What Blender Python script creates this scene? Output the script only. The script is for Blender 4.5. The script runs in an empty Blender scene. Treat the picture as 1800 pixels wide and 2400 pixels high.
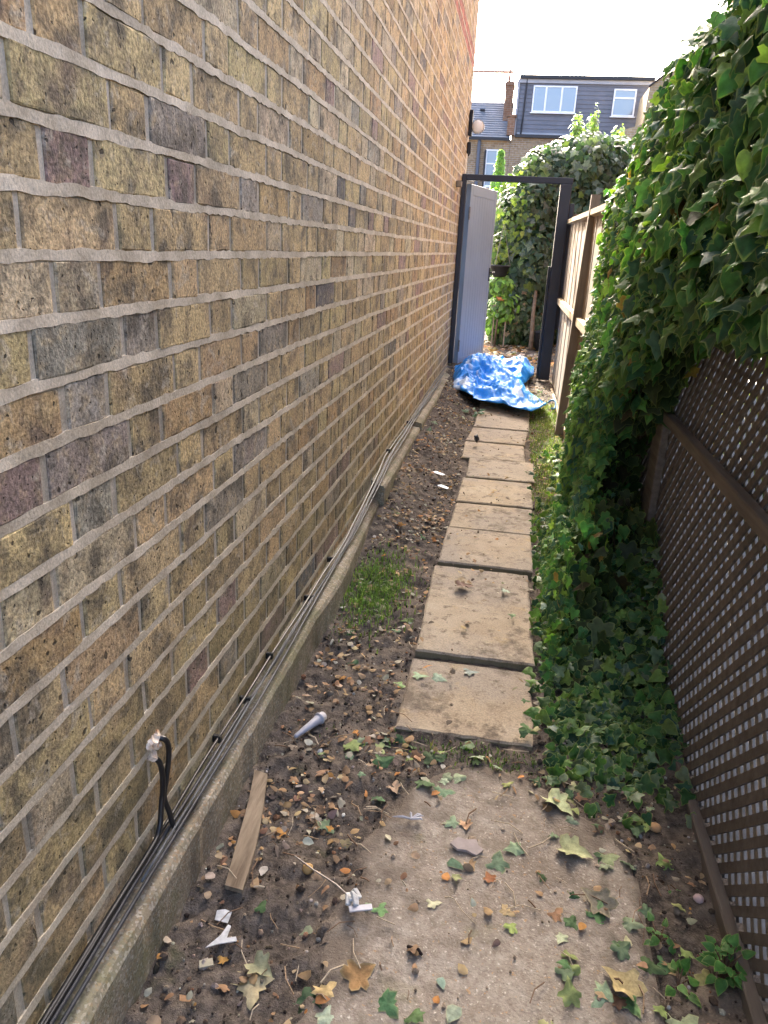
import bpy, math, random
import numpy as np
from mathutils import Matrix, Vector

SC = bpy.context.scene
COL = SC.collection
R = math.radians
rng = np.random.default_rng(7)
random.seed(7)
CAMZ = 1.2                       # eye height; the alley runs along +Y

# ------------------------------------------------------------------ camera
def cam_basis(p, yaw, roll):
    F = Vector((math.sin(yaw)*math.cos(p), math.cos(yaw)*math.cos(p), -math.sin(p)))
    r = F.cross(Vector((0, 0, 1))).normalized(); u = r.cross(F)
    return r*math.cos(roll)+u*math.sin(roll), -r*math.sin(roll)+u*math.cos(roll), F
cr, cu, cf = cam_basis(R(19.06), R(-8.76), R(3.0))
cam = bpy.data.cameras.new('camera'); cam_o = bpy.data.objects.new('camera', cam); COL.objects.link(cam_o)
cam.sensor_fit = 'VERTICAL'; cam.sensor_height = 24; cam.lens = 18.02
cam.clip_start = 0.05; cam.clip_end = 800
cam_o.matrix_world = Matrix(((cr.x, cu.x, -cf.x, 0), (cr.y, cu.y, -cf.y, 0), (cr.z, cu.z, -cf.z, CAMZ), (0, 0, 0, 1)))
SC.camera = cam_o

# ------------------------------------------------------------------ sky, sun, exposure
SUN_AZ, SUN_EL = R(-14), R(31)   # azimuth from +Y towards +X
w = bpy.data.worlds.new('World'); SC.world = w; w.use_nodes = True
nt = w.node_tree; bg = nt.nodes['Background']
sky = nt.nodes.new('ShaderNodeTexSky'); sky.sky_type = 'NISHITA'; sky.sun_disc = False
sky.sun_elevation = SUN_EL; sky.sun_rotation = SUN_AZ
sky.air_density = 0.6; sky.dust_density = 7.0; sky.ozone_density = 0.2
nt.links.new(sky.outputs[0], bg.inputs[0]); bg.inputs[1].default_value = 0.15
sun = bpy.data.lights.new('sun', 'SUN'); sun.energy = 2.1; sun.angle = R(0.53); sun.color = (1.0, 0.93, 0.82)
sun_o = bpy.data.objects.new('sun', sun); COL.objects.link(sun_o)
sd = Vector((math.sin(SUN_AZ)*math.cos(SUN_EL), math.cos(SUN_AZ)*math.cos(SUN_EL), math.sin(SUN_EL)))
sun_o.rotation_euler = sd.to_track_quat('Z', 'Y').to_euler(); sun_o.location = (-3, 10, 12)
SC.view_settings.view_transform = 'Standard'; SC.view_settings.look = 'None'
SC.view_settings.gamma = 1.0; SC.view_settings.use_curve_mapping = False
SC.view_settings.exposure = 3.25
SC.cycles.use_denoising = True
SC.cycles.max_bounces = 8; SC.cycles.diffuse_bounces = 5; SC.cycles.transparent_max_bounces = 8
SC.cycles.sample_clamp_indirect = 8

# ------------------------------------------------------------------ numpy value noise
_T = rng.random((64, 64, 64)).astype(np.float32)
def vnoise(x, y, z=0.0):
    x, y, z = np.broadcast_arrays(np.asarray(x, float), np.asarray(y, float), np.asarray(z, float))
    xi, yi, zi = np.floor(x).astype(int), np.floor(y).astype(int), np.floor(z).astype(int)
    fx, fy, fz = x-xi, y-yi, z-zi
    fx, fy, fz = [f*f*(3-2*f) for f in (fx, fy, fz)]
    g = lambda a, b, c: _T[(xi+a) & 63, (yi+b) & 63, (zi+c) & 63]
    c0 = (g(0,0,0)*(1-fx)+g(1,0,0)*fx)*(1-fy)+(g(0,1,0)*(1-fx)+g(1,1,0)*fx)*fy
    c1 = (g(0,0,1)*(1-fx)+g(1,0,1)*fx)*(1-fy)+(g(0,1,1)*(1-fx)+g(1,1,1)*fx)*fy
    return c0*(1-fz)+c1*fz
def fbm(x, y, z=0.0, o=4):
    s, a, t = 0, 0.5, 0
    for k in range(o):
        f = 2**k
        s = s+a*vnoise(np.asarray(x)*f+17.3*k, np.asarray(y)*f+5.1*k, np.asarray(z)*f+9.7*k); t += a; a *= .5
    return s/t

# ------------------------------------------------------------------ object helpers
def tag(o, label=None, cat=None, group=None, kind=None):
    if label: o['label'] = label
    if cat: o['category'] = cat
    if group: o['group'] = group
    if kind: o['kind'] = kind
    return o
def link(name, data, parent=None, m=None):
    o = bpy.data.objects.new(name, data); COL.objects.link(o)
    if parent is not None: o.parent = parent
    if m is not None and data is not None and not data.materials: data.materials.append(m)
    return o
def empty(name, loc=(0, 0, 0), rz=0.0):
    o = bpy.data.objects.new(name, None); COL.objects.link(o); o.location = loc; o.rotation_euler[2] = rz
    o.empty_display_size = .1
    return o
class MB:
    """collects vertices and faces of ONE mesh"""
    def __init__(s): s.v = []; s.f = []
    def box(s, x0, x1, y0, y1, z0, z1, bev=0.0, M=None):
        b = len(s.v)
        if bev <= 0:
            P = [(x, y, z) for z in (z0, z1) for x, y in ((x0, y0), (x1, y0), (x1, y1), (x0, y1))]
            Fs = [(3,2,1,0),(4,5,6,7),(0,1,5,4),(1,2,6,5),(2,3,7,6),(3,0,4,7)]
        else:
            q = bev; P = []
            for zz, i in ((z0, q), (z0+q, 0), (z1-q, 0), (z1, q)):
                if i: r4 = ((x0+i, y0+i), (x0+i, y0+i), (x1-i, y0+i), (x1-i, y0+i), (x1-i, y1-i), (x1-i, y1-i), (x0+i, y1-i), (x0+i, y1-i))
                else: r4 = ((x0, y0+q), (x0+q, y0), (x1-q, y0), (x1, y0+q), (x1, y1-q), (x1-q, y1), (x0+q, y1), (x0, y1-q))
                P += [(a, c, zz) for a, c in r4]
            Fs = [(14-0-i-7,) for i in ()]
            Fs = [tuple(range(7, -1, -1)), tuple(range(24, 32))]
            for k in range(3):
                for j in range(8):
                    Fs.append((k*8+j, k*8+(j+1) % 8, k*8+8+(j+1) % 8, k*8+8+j))
        if M is not None: P = [tuple(M @ Vector(p)) for p in P]
        s.v += P; s.f += [tuple(b+i for i in f) for f in Fs]
        return s
    def tube(s, pts, r, n=8, cap=True):
        pts = [Vector(p) for p in pts]; b = len(s.v); m = len(pts)
        rad = r if hasattr(r, '__len__') else [r]*m
        up = None
        for i, p in enumerate(pts):
            t = (pts[min(i+1, m-1)]-pts[max(i-1, 0)]).normalized()
            if up is None: up = t.orthogonal().normalized()
            up = (up-t*up.dot(t)); up = up.normalized() if up.length > 1e-6 else t.orthogonal().normalized()
            q = t.cross(up)
            for k in range(n):
                a = 2*math.pi*k/n
                s.v.append(tuple(p+(up*math.cos(a)+q*math.sin(a))*rad[i]))
        for i in range(m-1):
            for k in range(n):
                s.f.append((b+i*n+k, b+i*n+(k+1) % n, b+(i+1)*n+(k+1) % n, b+(i+1)*n+k))
        if cap: s.f += [tuple(b+k for k in range(n-1, -1, -1)), tuple(b+(m-1)*n+k for k in range(n))]
        return s
    def lathe(s, prof, n=20, c=(0, 0, 0), axis='Z'):
        b = len(s.v)
        for r, h in prof:
            for k in range(n):
                a = 2*math.pi*k/n; x, y = r*math.cos(a), r*math.sin(a)
                p = (x, y, h) if axis == 'Z' else ((h, x, y) if axis == 'X' else (y, h, x))
                s.v.append((c[0]+p[0], c[1]+p[1], c[2]+p[2]))
        for i in range(len(prof)-1):
            for k in range(n): s.f.append((b+i*n+k, b+i*n+(k+1) % n, b+(i+1)*n+(k+1) % n, b+(i+1)*n+k))
        s.f += [tuple(b+k for k in range(n-1, -1, -1)), tuple(b+(len(prof)-1)*n+k for k in range(n))]
        return s
    def prism(s, poly, z0, z1):
        b = len(s.v); n = len(poly)
        s.v += [(x, y, z0) for x, y in poly]+[(x, y, z1) for x, y in poly]
        s.f += [tuple(b+i for i in range(n-1, -1, -1)), tuple(b+n+i for i in range(n))]
        s.f += [(b+i, b+(i+1) % n, b+n+(i+1) % n, b+n+i) for i in range(n)]
        return s
    def mesh(s, name, smooth=False):
        me = bpy.data.meshes.new(name); me.from_pydata(s.v, [], s.f); me.update()
        me.polygons.foreach_set('use_smooth', [bool(smooth)]*len(me.polygons))
        return me
    def build(s, name, m, parent=None, smooth=False):
        me = s.mesh(name, smooth); me.materials.append(m)
        return link(name, me, parent)
def np_mesh(name, V, faces, m=None, cols=None, rim=None, smooth=False):
    """V (n,3); faces (k,3|4) int; cols (n,3) per-vertex linear colour; rim (n,)"""
    me = bpy.data.meshes.new(name); n, k, c = len(V), len(faces), faces.shape[1]
    me.vertices.add(n); me.vertices.foreach_set('co', np.ascontiguousarray(V, np.float32).ravel())
    me.loops.add(k*c); me.loops.foreach_set('vertex_index', np.ascontiguousarray(faces, np.int32).ravel())
    me.polygons.add(k); me.polygons.foreach_set('loop_start', np.arange(0, k*c, c, dtype=np.int32))
    me.polygons.foreach_set('loop_total', np.full(k, c, np.int32))
    me.polygons.foreach_set('use_smooth', np.full(k, bool(smooth)))
    me.update(calc_edges=True)
    if cols is not None:
        a = me.attributes.new('tint', 'FLOAT_COLOR', 'POINT')
        a.data.foreach_set('color', np.c_[cols, np.ones(n)].astype(np.float32).ravel())
    if rim is not None:
        a = me.attributes.new('rim', 'FLOAT', 'POINT'); a.data.foreach_set('value', np.asarray(rim, np.float32))
    if m is not None: me.materials.append(m)
    return me

# ------------------------------------------------------------------ material helpers
class NT:
    def __init__(s, name, rough=.8, spec=.3):
        s.m = bpy.data.materials.new(name); s.m.use_nodes = True; s.t = s.m.node_tree
        s.b = s.t.nodes['Principled BSDF']; s.b.inputs['Roughness'].default_value = rough
        s.b.inputs['Specular IOR Level'].default_value = spec
        s.out = s.t.nodes['Material Output']
        s.pos = s.n('ShaderNodeNewGeometry').outputs['Position']
    def n(s, typ, **kw):
        nd = s.t.nodes.new(typ)
        for k, v in kw.items(): setattr(nd, k, v)
        return nd
    def put(s, inp, v):
        if hasattr(v, 'is_output') or isinstance(v, bpy.types.NodeSocket): s.t.links.new(v, inp)
        elif isinstance(v, (tuple, list)) and len(v) == 3 and inp.type == 'RGBA': inp.default_value = (*v, 1)
        else: inp.default_value = v
    def noise(s, scale, detail=4, rough=.55, vec=None, stretch=None, dist=0.0, col=False):
        nd = s.n('ShaderNodeTexNoise'); s.put(nd.inputs['Scale'], scale); nd.inputs['Detail'].default_value = detail
        nd.inputs['Roughness'].default_value = rough; nd.inputs['Distortion'].default_value = dist
        v = vec or s.pos
        if stretch:
            mp = s.n('ShaderNodeMapping'); mp.inputs['Scale'].default_value = stretch; s.put(mp.inputs['Vector'], v); v = mp.outputs[0]
        s.put(nd.inputs['Vector'], v)
        return nd.outputs['Color' if col else 'Fac']
    def voro(s, scale, feat='F1', out='Distance', vec=None):
        nd = s.n('ShaderNodeTexVoronoi', feature=feat); nd.inputs['Scale'].default_value = scale; s.put(nd.inputs['Vector'], vec or s.pos)
        return nd.outputs[out]
    def ramp(s, fac, a, b, lo=0.0, hi=1.0):
        nd = s.n('ShaderNodeMapRange'); nd.inputs[1].default_value = a; nd.inputs[2].default_value = b
        nd.inputs[3].default_value = lo; nd.inputs[4].default_value = hi; s.put(nd.inputs[0], fac); return nd.outputs[0]
    def mix(s, fac, a, b, mode='MIX'):
        nd = s.n('ShaderNodeMix', data_type='RGBA', blend_type=mode)
        s.put(nd.inputs[0], fac); s.put(nd.inputs[6], a); s.put(nd.inputs[7], b); return nd.outputs[2]
    def math(s, op, a, b=0.0):
        nd = s.n('ShaderNodeMath', operation=op); s.put(nd.inputs[0], a); s.put(nd.inputs[1], b); return nd.outputs[0]
    def attr(s, name, out='Color'):
        nd = s.n('ShaderNodeAttribute'); nd.attribute_name = name; return nd.outputs[out]
    def bump(s, h, strength=.5, dist=.002, normal=None):
        nd = s.n('ShaderNodeBump'); nd.inputs['Strength'].default_value = strength; nd.inputs['Distance'].default_value = dist
        s.put(nd.inputs['Height'], h)
        if normal is not None: s.put(nd.inputs['Normal'], normal)
        return nd.outputs[0]
    def done(s, col, bump=None, rough=None):
        s.put(s.b.inputs['Base Color'], col)
        if bump is not None: s.put(s.b.inputs['Normal'], bump)
        if rough is not None: s.put(s.b.inputs['Roughness'], rough)
        return s.m

def brick_mat(name, src):
    t = NT(name, .93, .2)
    base = t.n('ShaderNodeObjectInfo').outputs['Color'] if src == 'obj' else t.attr('tint')
    n1 = t.noise(15, 6, .66, dist=.25); n2 = t.noise(38, 5, .6); n3 = t.noise(170, 3, .65); n4 = t.noise(9, 3)
    c = t.mix(t.ramp(n2, .50, .66, 0, .5), base, (.62, .46, .25))
    c = t.mix(t.ramp(n1, .46, .64, 0, .85), c, (.105, .090, .070))
    c = t.mix(t.ramp(t.noise(55, 4, .65), .54, .66, 0, .6), c, (.13, .105, .075))
    c = t.mix(t.ramp(n4, .55, .72, 0, .35), c, (.27, .17, .13))
    c = t.mix(t.ramp(t.noise(27, 4, .6, dist=.8), .56, .68, 0, .6), c, (.50, .43, .33))
    c = t.mix(1.0, c, t.ramp(n3, .32, .66, .5, 1.28), 'MULTIPLY')
    pit = t.ramp(t.noise(120, 2, .5), .68, .73)
    pit2 = t.ramp(t.noise(48, 2, .4), .69, .73)
    pits = t.math('MAXIMUM', pit, pit2)
    c = t.mix(t.math('MULTIPLY', pits, .85), c, (.03, .026, .022))
    # film of algae and grime on the lower courses, with its own patchy shape
    sep = t.n('ShaderNodeSeparateXYZ'); t.put(sep.inputs[0], t.pos)
    low = t.ramp(sep.outputs['Z'], .75, .2)
    alg = t.math('MULTIPLY', low, t.ramp(t.noise(6, 4), .38, .62, .1, .62))
    c = t.mix(alg, c, (.13, .115, .06))
    h = t.math('SUBTRACT', t.math('ADD', t.math('MULTIPLY', n3, .5), t.noise(40, 5, .7)), t.math('MULTIPLY', pits, .9))
    return t.done(c, t.bump(h, .85, .0035))
M = {}
M['brick'] = brick_mat('stock_brick', 'obj'); M['brick_far'] = brick_mat('stock_brick_far', 'attr')
def simple(name, col, rough=.7, spec=.3, var=.25, scale=12, bump=.0, bscale=60, metallic=0.0, stretch=None, dark=None, trans=0.0):
    t = NT(name, rough, spec); t.b.inputs['Metallic'].default_value = metallic
    n = t.noise(scale, 5, .6, stretch=stretch)
    d = dark or tuple(c*(1-var) for c in col); l = tuple(min(1, c*(1+var)) for c in col)
    c = t.mix(t.ramp(n, .3, .7), d, l)
    b = t.bump(t.noise(bscale, 4, .6, stretch=stretch), .6, bump) if bump else None
    return t.done(c, b)
def mortar_mat():
    t = NT('lime_mortar', .95, .15)
    c = t.mix(t.ramp(t.noise(14, 5), .35, .68), (.44, .365, .265), (.68, .58, .445))
    c = t.mix(t.ramp(t.noise(5, 3), .55, .75, 0, .45), c, (.25, .20, .14))
    c = t.mix(1.0, c, t.ramp(t.noise(260, 2), .3, .7, .78, 1.15), 'MULTIPLY')
    sep = t.n('ShaderNodeSeparateXYZ'); t.put(sep.inputs[0], t.pos)
    alg = t.math('MULTIPLY', t.ramp(sep.outputs['Z'], .65, .15), t.ramp(t.noise(7, 4), .38, .62, .05, .5))
    c = t.mix(alg, c, (.20, .185, .10))
    return t.done(c, t.bump(t.noise(120, 4, .7), .7, .002))
M['mortar'] = mortar_mat()
def concrete(name, a, b, speck=.5, sscale=170, algae=0.0, bumpd=.002):
    t = NT(name, .92, .2)
    c = t.mix(t.ramp(t.noise(6, 6, .6), .3, .7), a, b)
    v = t.voro(sscale, 'F1', 'Color')
    sp = t.n('ShaderNodeSeparateColor'); t.put(sp.inputs[0], v)
    c = t.mix(t.math('MULTIPLY', t.ramp(sp.outputs[0], .72, .8), speck), c, (.62, .58, .50))
    c = t.mix(t.math('MULTIPLY', t.ramp(sp.outputs[1], .78, .84), speck), c, (.09, .075, .06))
    c = t.mix(t.math('MULTIPLY', t.ramp(sp.outputs[2], .8, .86), speck*.8), c, (.40, .24, .12))
    c = t.mix(t.ramp(t.noise(3.2, 6, .65), .50, .66, 0, .62), c, (.12, .088, .06))
    if algae:
        c = t.mix(t.ramp(t.noise(9, 5, .65), .45, .65, 0, algae), c, (.12, .125, .05))
    h = t.math('ADD', t.noise(150, 3, .7), t.math('MULTIPLY', t.noise(25, 4), 1.5))
    return t.done(c, t.bump(h, .7, bumpd))
def pad_mat():
    t = NT('old_concrete', .95, .15)
    c = t.mix(t.ramp(t.noise(4.5, 6, .62), .32, .68), (.28, .235, .185), (.45, .41, .35))
    c = t.mix(t.ramp(t.noise(2.2, 5, .6), .42, .60, 0, .75), c, (.18, .145, .112))
    c = t.mix(t.ramp(t.noise(3.1, 6, .7), .55, .68, 0, .6), c, (.46, .43, .38))
    c = t.mix(t.ramp(t.noise(70, 4, .7), .40, .66, 0, .55), c, (.13, .10, .075))
    c = t.mix(t.ramp(t.noise(150, 3, .6), .61, .70, 0, .75), c, (.60, .55, .47))
    c = t.mix(t.ramp(t.noise(95, 2, .6), .66, .72, 0, .7), c, (.42, .26, .13))
    c = t.mix(t.ramp(t.noise(7, 4, .6), .62, .72, 0, .45), c, (.17, .17, .07))
    edge = t.ramp(t.math('ADD', t.attr('rim', 'Fac'), t.math('MULTIPLY', t.math('SUBTRACT', t.noise(16, 5, .65), .5), 1.8)), .25, .85, 0, .9)
    c = t.mix(edge, c, (.13, .105, .082))
    return t.done(c, t.bump(t.math('ADD', t.noise(160, 3, .7), t.math('MULTIPLY', t.noise(30, 4), 1.5)), .9, .003))
M['pad'] = pad_mat()
M['footing'] = concrete('footing_concrete', (.22, .185, .125), (.33, .29, .21), .45, 220, .55)
M['neigh'] = concrete('neighbour_paving', (.10, .09, .07), (.15, .14, .115), .2, 60)
def slab_mat():
    t = NT('buff_slab', .9, .2)
    oi = t.n('ShaderNodeObjectInfo'); base = oi.outputs['Color']
    c = t.mix(t.ramp(t.noise(7, 6, .62), .36, .66, 0, .62), base, (.24, .18, .115))
    c = t.mix(t.ramp(t.noise(2.4, 4, .6), .46, .56, 0, .65), c, (.27, .235, .195))
    c = t.mix(t.ramp(t.noise(5, 6, .7), .56, .66, 0, .7), c, (.14, .11, .08))
    c = t.mix(t.ramp(t.noise(26, 5, .7), .55, .66, 0, .75), c, (.09, .068, .05))
    c = t.mix(t.ramp(t.noise(3.7, 7, .72), .55, .63, 0, .8), c, (.11, .085, .062))
    c = t.mix(t.ramp(t.noise(11, 3), .6, .72, 0, .4), c, (.42, .30, .13))
    c = t.mix(1.0, c, t.ramp(t.noise(210, 3, .65), .3, .7, .72, 1.2), 'MULTIPLY')
    nrm = t.n('ShaderNodeNewGeometry').outputs['Normal']
    sp = t.n('ShaderNodeSeparateXYZ'); t.put(sp.inputs[0], nrm)
    c = t.mix(t.math('MULTIPLY', t.ramp(sp.outputs['Z'], .6, .2), .75), c, (.13, .115, .065))   # algae on the sawn sides
    return t.done(c, t.bump(t.math('ADD', t.noise(170, 3, .7), t.noise(18, 3)), .6, .002))
M['slab'] = slab_mat()
def soil_mat():
    t = NT('garden_soil', .97, .1)
    n1 = t.noise(5, 6, .62); n2 = t.noise(45, 5, .7); n3 = t.noise(200, 3, .7)
    c = t.mix(t.ramp(n2, .35, .65), (.046, .038, .032), (.155, .128, .104))
    c = t.mix(t.ramp(n1, .50, .64, 0, .65), c, (.23, .185, .14))
    c = t.mix(t.ramp(n3, .62, .70, 0, .6), c, (.30, .25, .19))
    c = t.mix(t.ramp(t.noise(9, 4, .6, stretch=(1, 1, 1)), .62, .72, 0, .35), c, (.07, .08, .03))
    return t.done(c, t.bump(t.math('ADD', n2, t.math('MULTIPLY', n3, .6)), .9, .006))
M['soil'] = soil_mat()
def wood(name, a, b, grain=(60, 3, 60), rough=.85, bump=.002):
    t = NT(name, rough, .2)
    n = t.noise(1.0, 6, .65, stretch=grain); k = t.noise(3, 3)
    c = t.mix(t.ramp(n, .3, .7), a, b)
    c = t.mix(t.ramp(k, .5, .75, 0, .5), c, tuple(x*.6 for x in a))
    return t.done(c, t.bump(n, .6, bump))
M['fence'] = wood('fence_timber', (.285, .235, .175), (.36, .305, .235), (25, 40, 2.5))
M['rail'] = wood('fence_rail_timber', (.38, .29, .17), (.52, .42, .27), (60, 3, 60))
M['post'] = wood('fence_post_timber', (.19, .15, .105), (.29, .235, .17), (45, 45, 3))
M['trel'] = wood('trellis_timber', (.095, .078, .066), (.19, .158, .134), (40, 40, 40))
M['trel_lit'] = wood('trellis_timber_skylit', (.22, .19, .16), (.38, .34, .30), (40, 40, 40))  # paler copy of the slat timber, skylight put into its colour
M['trelrail'] = wood('trellis_rail_timber', (.115, .095, .078), (.20, .168, .138), (60, 4, 60))
M['offcut'] = wood('offcut_timber', (.10, .07, .045), (.36, .28, .19), (50, 6, 50))
M['frame'] = simple('anthracite_paint', (.026, .028, .036), .45, .4, .15, 8)
M['leafdoor'] = simple('grey_door_paint', (.25, .31, .375), .38, .45, .08, 3)
M['cable'] = simple('grey_cable_sheath', (.035, .037, .042), .5, .35, .3, 20)
M['cableblk'] = simple('black_cable_sheath', (.012, .012, .013), .38, .5, .2, 20)
M['cablepale'] = simple('pale_cable_sheath', (.09, .094, .10), .55, .3, .3, 20)
M['clip'] = simple('black_clip', (.01, .01, .01), .5, .3, .1, 10)
M['white'] = simple('white_plastic', (.50, .50, .49), .55, .3, .35, 60)
M['greyplastic'] = simple('grey_plastic', (.42, .42, .46), .45, .4, .15, 30)
M['lampglass'] = simple('cream_lamp_glass', (.90, .86, .74), .3, .5, .1, 10)
M['lampbody'] = simple('black_lamp_body', (.012, .012, .013), .5, .4, .1, 10)
M['steel'] = simple('dull_steel', (.25, .23, .21), .5, .5, .3, 60, metallic=.6)
M['stone'] = simple('pebble', (.36, .25, .15), .9, .2, .3, 60, .002)
M['slate'] = simple('slate_flake', (.33, .28, .26), .85, .3, .15, 40, .001)
M['terracotta'] = simple('terracotta', (.45, .17, .07), .8, .2, .2, 15)
M['potblk'] = simple('black_pot_plastic', (.012, .012, .014), .6, .3, .2, 10)
M['bark'] = simple('bark', (.16, .12, .085), .95, .1, .4, 25, .01, 40)
M['stem'] = simple('ivy_stem', (.13, .085, .055), .9, .1, .4, 40, .002)
M['redbrick'] = (.47, .115, .085)
def leaf_mat(name, rimcol, rough=.42, transl=.28, vein=True):
    t = NT(name, rough, .32)
    base = t.attr('tint'); rim = t.attr('rim', 'Fac')
    c = t.mix(1.0, base, t.ramp(t.noise(60, 4), .3, .7, .7, 1.3), 'MULTIPLY')
    if rimcol: c = t.mix(t.ramp(rim, .78, 1.0, 0, .65), c, rimcol)
    t.put(t.b.inputs['Base Color'], c)
    t.put(t.b.inputs['Normal'], t.bump(t.noise(90, 3), .35, .003))
    tr = t.n('ShaderNodeBsdfTranslucent'); mixc = t.mix(1.0, c, (1.5, 1.7, .6), 'MULTIPLY'); t.put(tr.inputs[0], mixc)
    ms = t.n('ShaderNodeMixShader'); ms.inputs[0].default_value = transl
    t.t.links.new(t.b.outputs[0], ms.inputs[1]); t.t.links.new(tr.outputs[0], ms.inputs[2]); t.t.links.new(ms.outputs[0], t.out.inputs[0])
    return t.m
M['ivy'] = leaf_mat('ivy_leaf', (.28, .35, .10), .55, .26)
M['foliage'] = leaf_mat('garden_foliage', (.20, .25, .10), .38, .30)
M['litter'] = leaf_mat('fallen_leaf', None, .8, .12)
def ivy_obj_mat():
    t = NT('ivy_leaf_large', .5, .35)
    oi = t.n('ShaderNodeObjectInfo'); rim = t.attr('rim', 'Fac')
    c = t.mix(1.0, oi.outputs['Color'], t.ramp(t.noise(60, 4), .3, .7, .7, 1.3), 'MULTIPLY')
    c = t.mix(t.ramp(rim, .78, 1.0, 0, .65), c, (.28, .35, .10))
    t.put(t.b.inputs['Base Color'], c); t.put(t.b.inputs['Normal'], t.bump(t.noise(90, 3), .35, .003))
    tr = t.n('ShaderNodeBsdfTranslucent'); t.put(tr.inputs[0], t.mix(1.0, c, (1.5, 1.7, .6), 'MULTIPLY'))
    ms = t.n('ShaderNodeMixShader'); ms.inputs[0].default_value = .25
    t.t.links.new(t.b.outputs[0], ms.inputs[1]); t.t.links.new(tr.outputs[0], ms.inputs[2]); t.t.links.new(ms.outputs[0], t.out.inputs[0])
    return t.m
M['ivyobj'] = ivy_obj_mat()
def fallen_obj_mat():
    t = NT('fallen_leaf_large', .75, .25)
    oi = t.n('ShaderNodeObjectInfo'); rim = t.attr('rim', 'Fac')
    c = t.mix(1.0, oi.outputs['Color'], t.ramp(t.noise(70, 5, .65), .3, .7, .6, 1.3), 'MULTIPLY')
    c = t.mix(t.ramp(rim, .75, 1.0, 0, .35), c, (.45, .40, .20))
    return t.done(c, t.bump(t.noise(120, 3), .5, .002))
M['fallen'] = fallen_obj_mat()

# ------------------------------------------------------------------ terrain height of the alley
def base_h(y): return np.where(y < 1.3, 0.0, .026*(np.asarray(y, float)-1.3))
PATH_L, PATH_R = -.205, .155
def soil_h(x, y):
    x = np.asarray(x, float); y = np.asarray(y, float)
    h = base_h(y)
    bank = np.clip((-.22-x)/.25, 0, 1)*np.clip((y-2.2)/1.8, 0, 1)
    h = h+.085*bank*bank*(3-2*bank)
    h = h+.03*(fbm(x*6, y*6, 3.1)-.5)+.034*(fbm(x*24, y*24, 7.7)-.5)+.022*(fbm(x*60, y*60, 1.7, 2)-.5)*np.where(x < .16, 1, .5)
    inp = (x > PATH_L+.004) & (x < PATH_R-.004) & (y > 1.706) & (y < 8)
    h = np.where(inp, np.minimum(h, base_h(y)+.006), h)
    return h
PAD = [(.366,-.9),(.368,1.28),(.352,1.38),(.318,1.45),(.25,1.50),(.19,1.56),(.11,1.60),(.03,1.62),(-.06,1.58),(-.13,1.50),
       (-.16,1.40),(-.22,1.29),(-.19,1.18),(-.24,1.07),(-.215,.95),(-.26,.84),(-.23,.70),(-.26,.5),(-.24,-.9)]
def in_poly(x, y, P):
    ins = np.zeros(np.shape(x), bool); j = len(P)-1
    for i in range(len(P)):
        xi, yi = P[i]; xj, yj = P[j]
        c = ((yi > y) != (yj > y)) & (x < (xj-xi)*(y-yi)/(yj-yi+1e-12)+xi)
        ins ^= c; j = i
    return ins
def ground_z(x, y):
    """top of whatever lies at x, y: soil, pad or slab"""
    z = float(soil_h(x, y))
    if in_poly(np.array(x), np.array(y), PAD): z = max(z-.02, .008)
    if PATH_L < x < PATH_R and y > 1.7: z = float(base_h(y))+(.010 if y < 2.06 else .022)
    return z

# ------------------------------------------------------------------ the setting
gs = MB(); gs.v = [(-300,-300,-.12),(300,-300,-.12),(300,500,-.12),(-300,500,-.12)]; gs.f = [(0,1,2,3)]
tag(gs.build('ground', M['soil']), kind='structure')
# garden beyond the gate
def sheet(x0, x1, y0, y1, d, fn):
    xs = np.arange(x0, x1+d*.5, d); ys = np.arange(y0, y1+d*.5, d)
    X, Y = np.meshgrid(xs, ys); Z = fn(X, Y); nx, ny = len(xs), len(ys)
    i = (np.arange(ny-1)[:, None]*nx+np.arange(nx-1)[None, :]).ravel()
    return np.c_[X.ravel(), Y.ravel(), Z.ravel()], np.c_[i, i+1, i+1+nx, i+nx]
def pad_dist(X, Y, skip_right=False):
    d = np.full(np.shape(X), 9.0)
    for i in range(len(PAD)):
        (ax, ay), (bx_, by_) = PAD[i], PAD[(i+1) % len(PAD)]
        if skip_right and (ax > .34 and bx_ > .34) or ay < -.5 and by_ < -.5: continue
        ex, ey = bx_-ax, by_-ay; t_ = np.clip(((X-ax)*ex+(Y-ay)*ey)/(ex*ex+ey*ey), 0, 1)
        d = np.minimum(d, np.hypot(X-ax-t_*ex, Y-ay-t_*ey))
    return d
def soil_fn(X, Y):
    h = soil_h(X, Y); ins = in_poly(X, Y, PAD)
    d = pad_dist(X, Y, True)
    cover = .008+.001-np.clip(d, 0, .3)*.45+.022*(fbm(X*13, Y*13, 2.2)-.5)+.012*(fbm(X*50, Y*50, 4.2, 2)-.5)
    return np.where(ins, np.minimum(np.maximum(h-.02, cover), .016), h)
V, F = sheet(-.60, .66, -.9, 8.4, .0125, soil_fn)
tag(link('soil', np_mesh('soil', V, F, M['soil'], smooth=True)), kind='structure')
V, F = sheet(-6, 8, 8.38, 22, .12, lambda X, Y: .165+.06*(fbm(X*2, Y*2, 4.)-.5)+.02*(fbm(X*9, Y*9, 1.)-.5))
tag(link('garden_ground', np_mesh('garden_ground', V, F, M['soil'], smooth=True)), kind='structure')
n_ = MB(); n_.v = [(.62,-2,-.06),(7,-2,-.06),(7,8.3,.0),(.62,8.3,.0)]; n_.f = [(0,1,2,3)]
tag(n_.build('neighbour_paving', M['neigh']), kind='structure')
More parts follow.
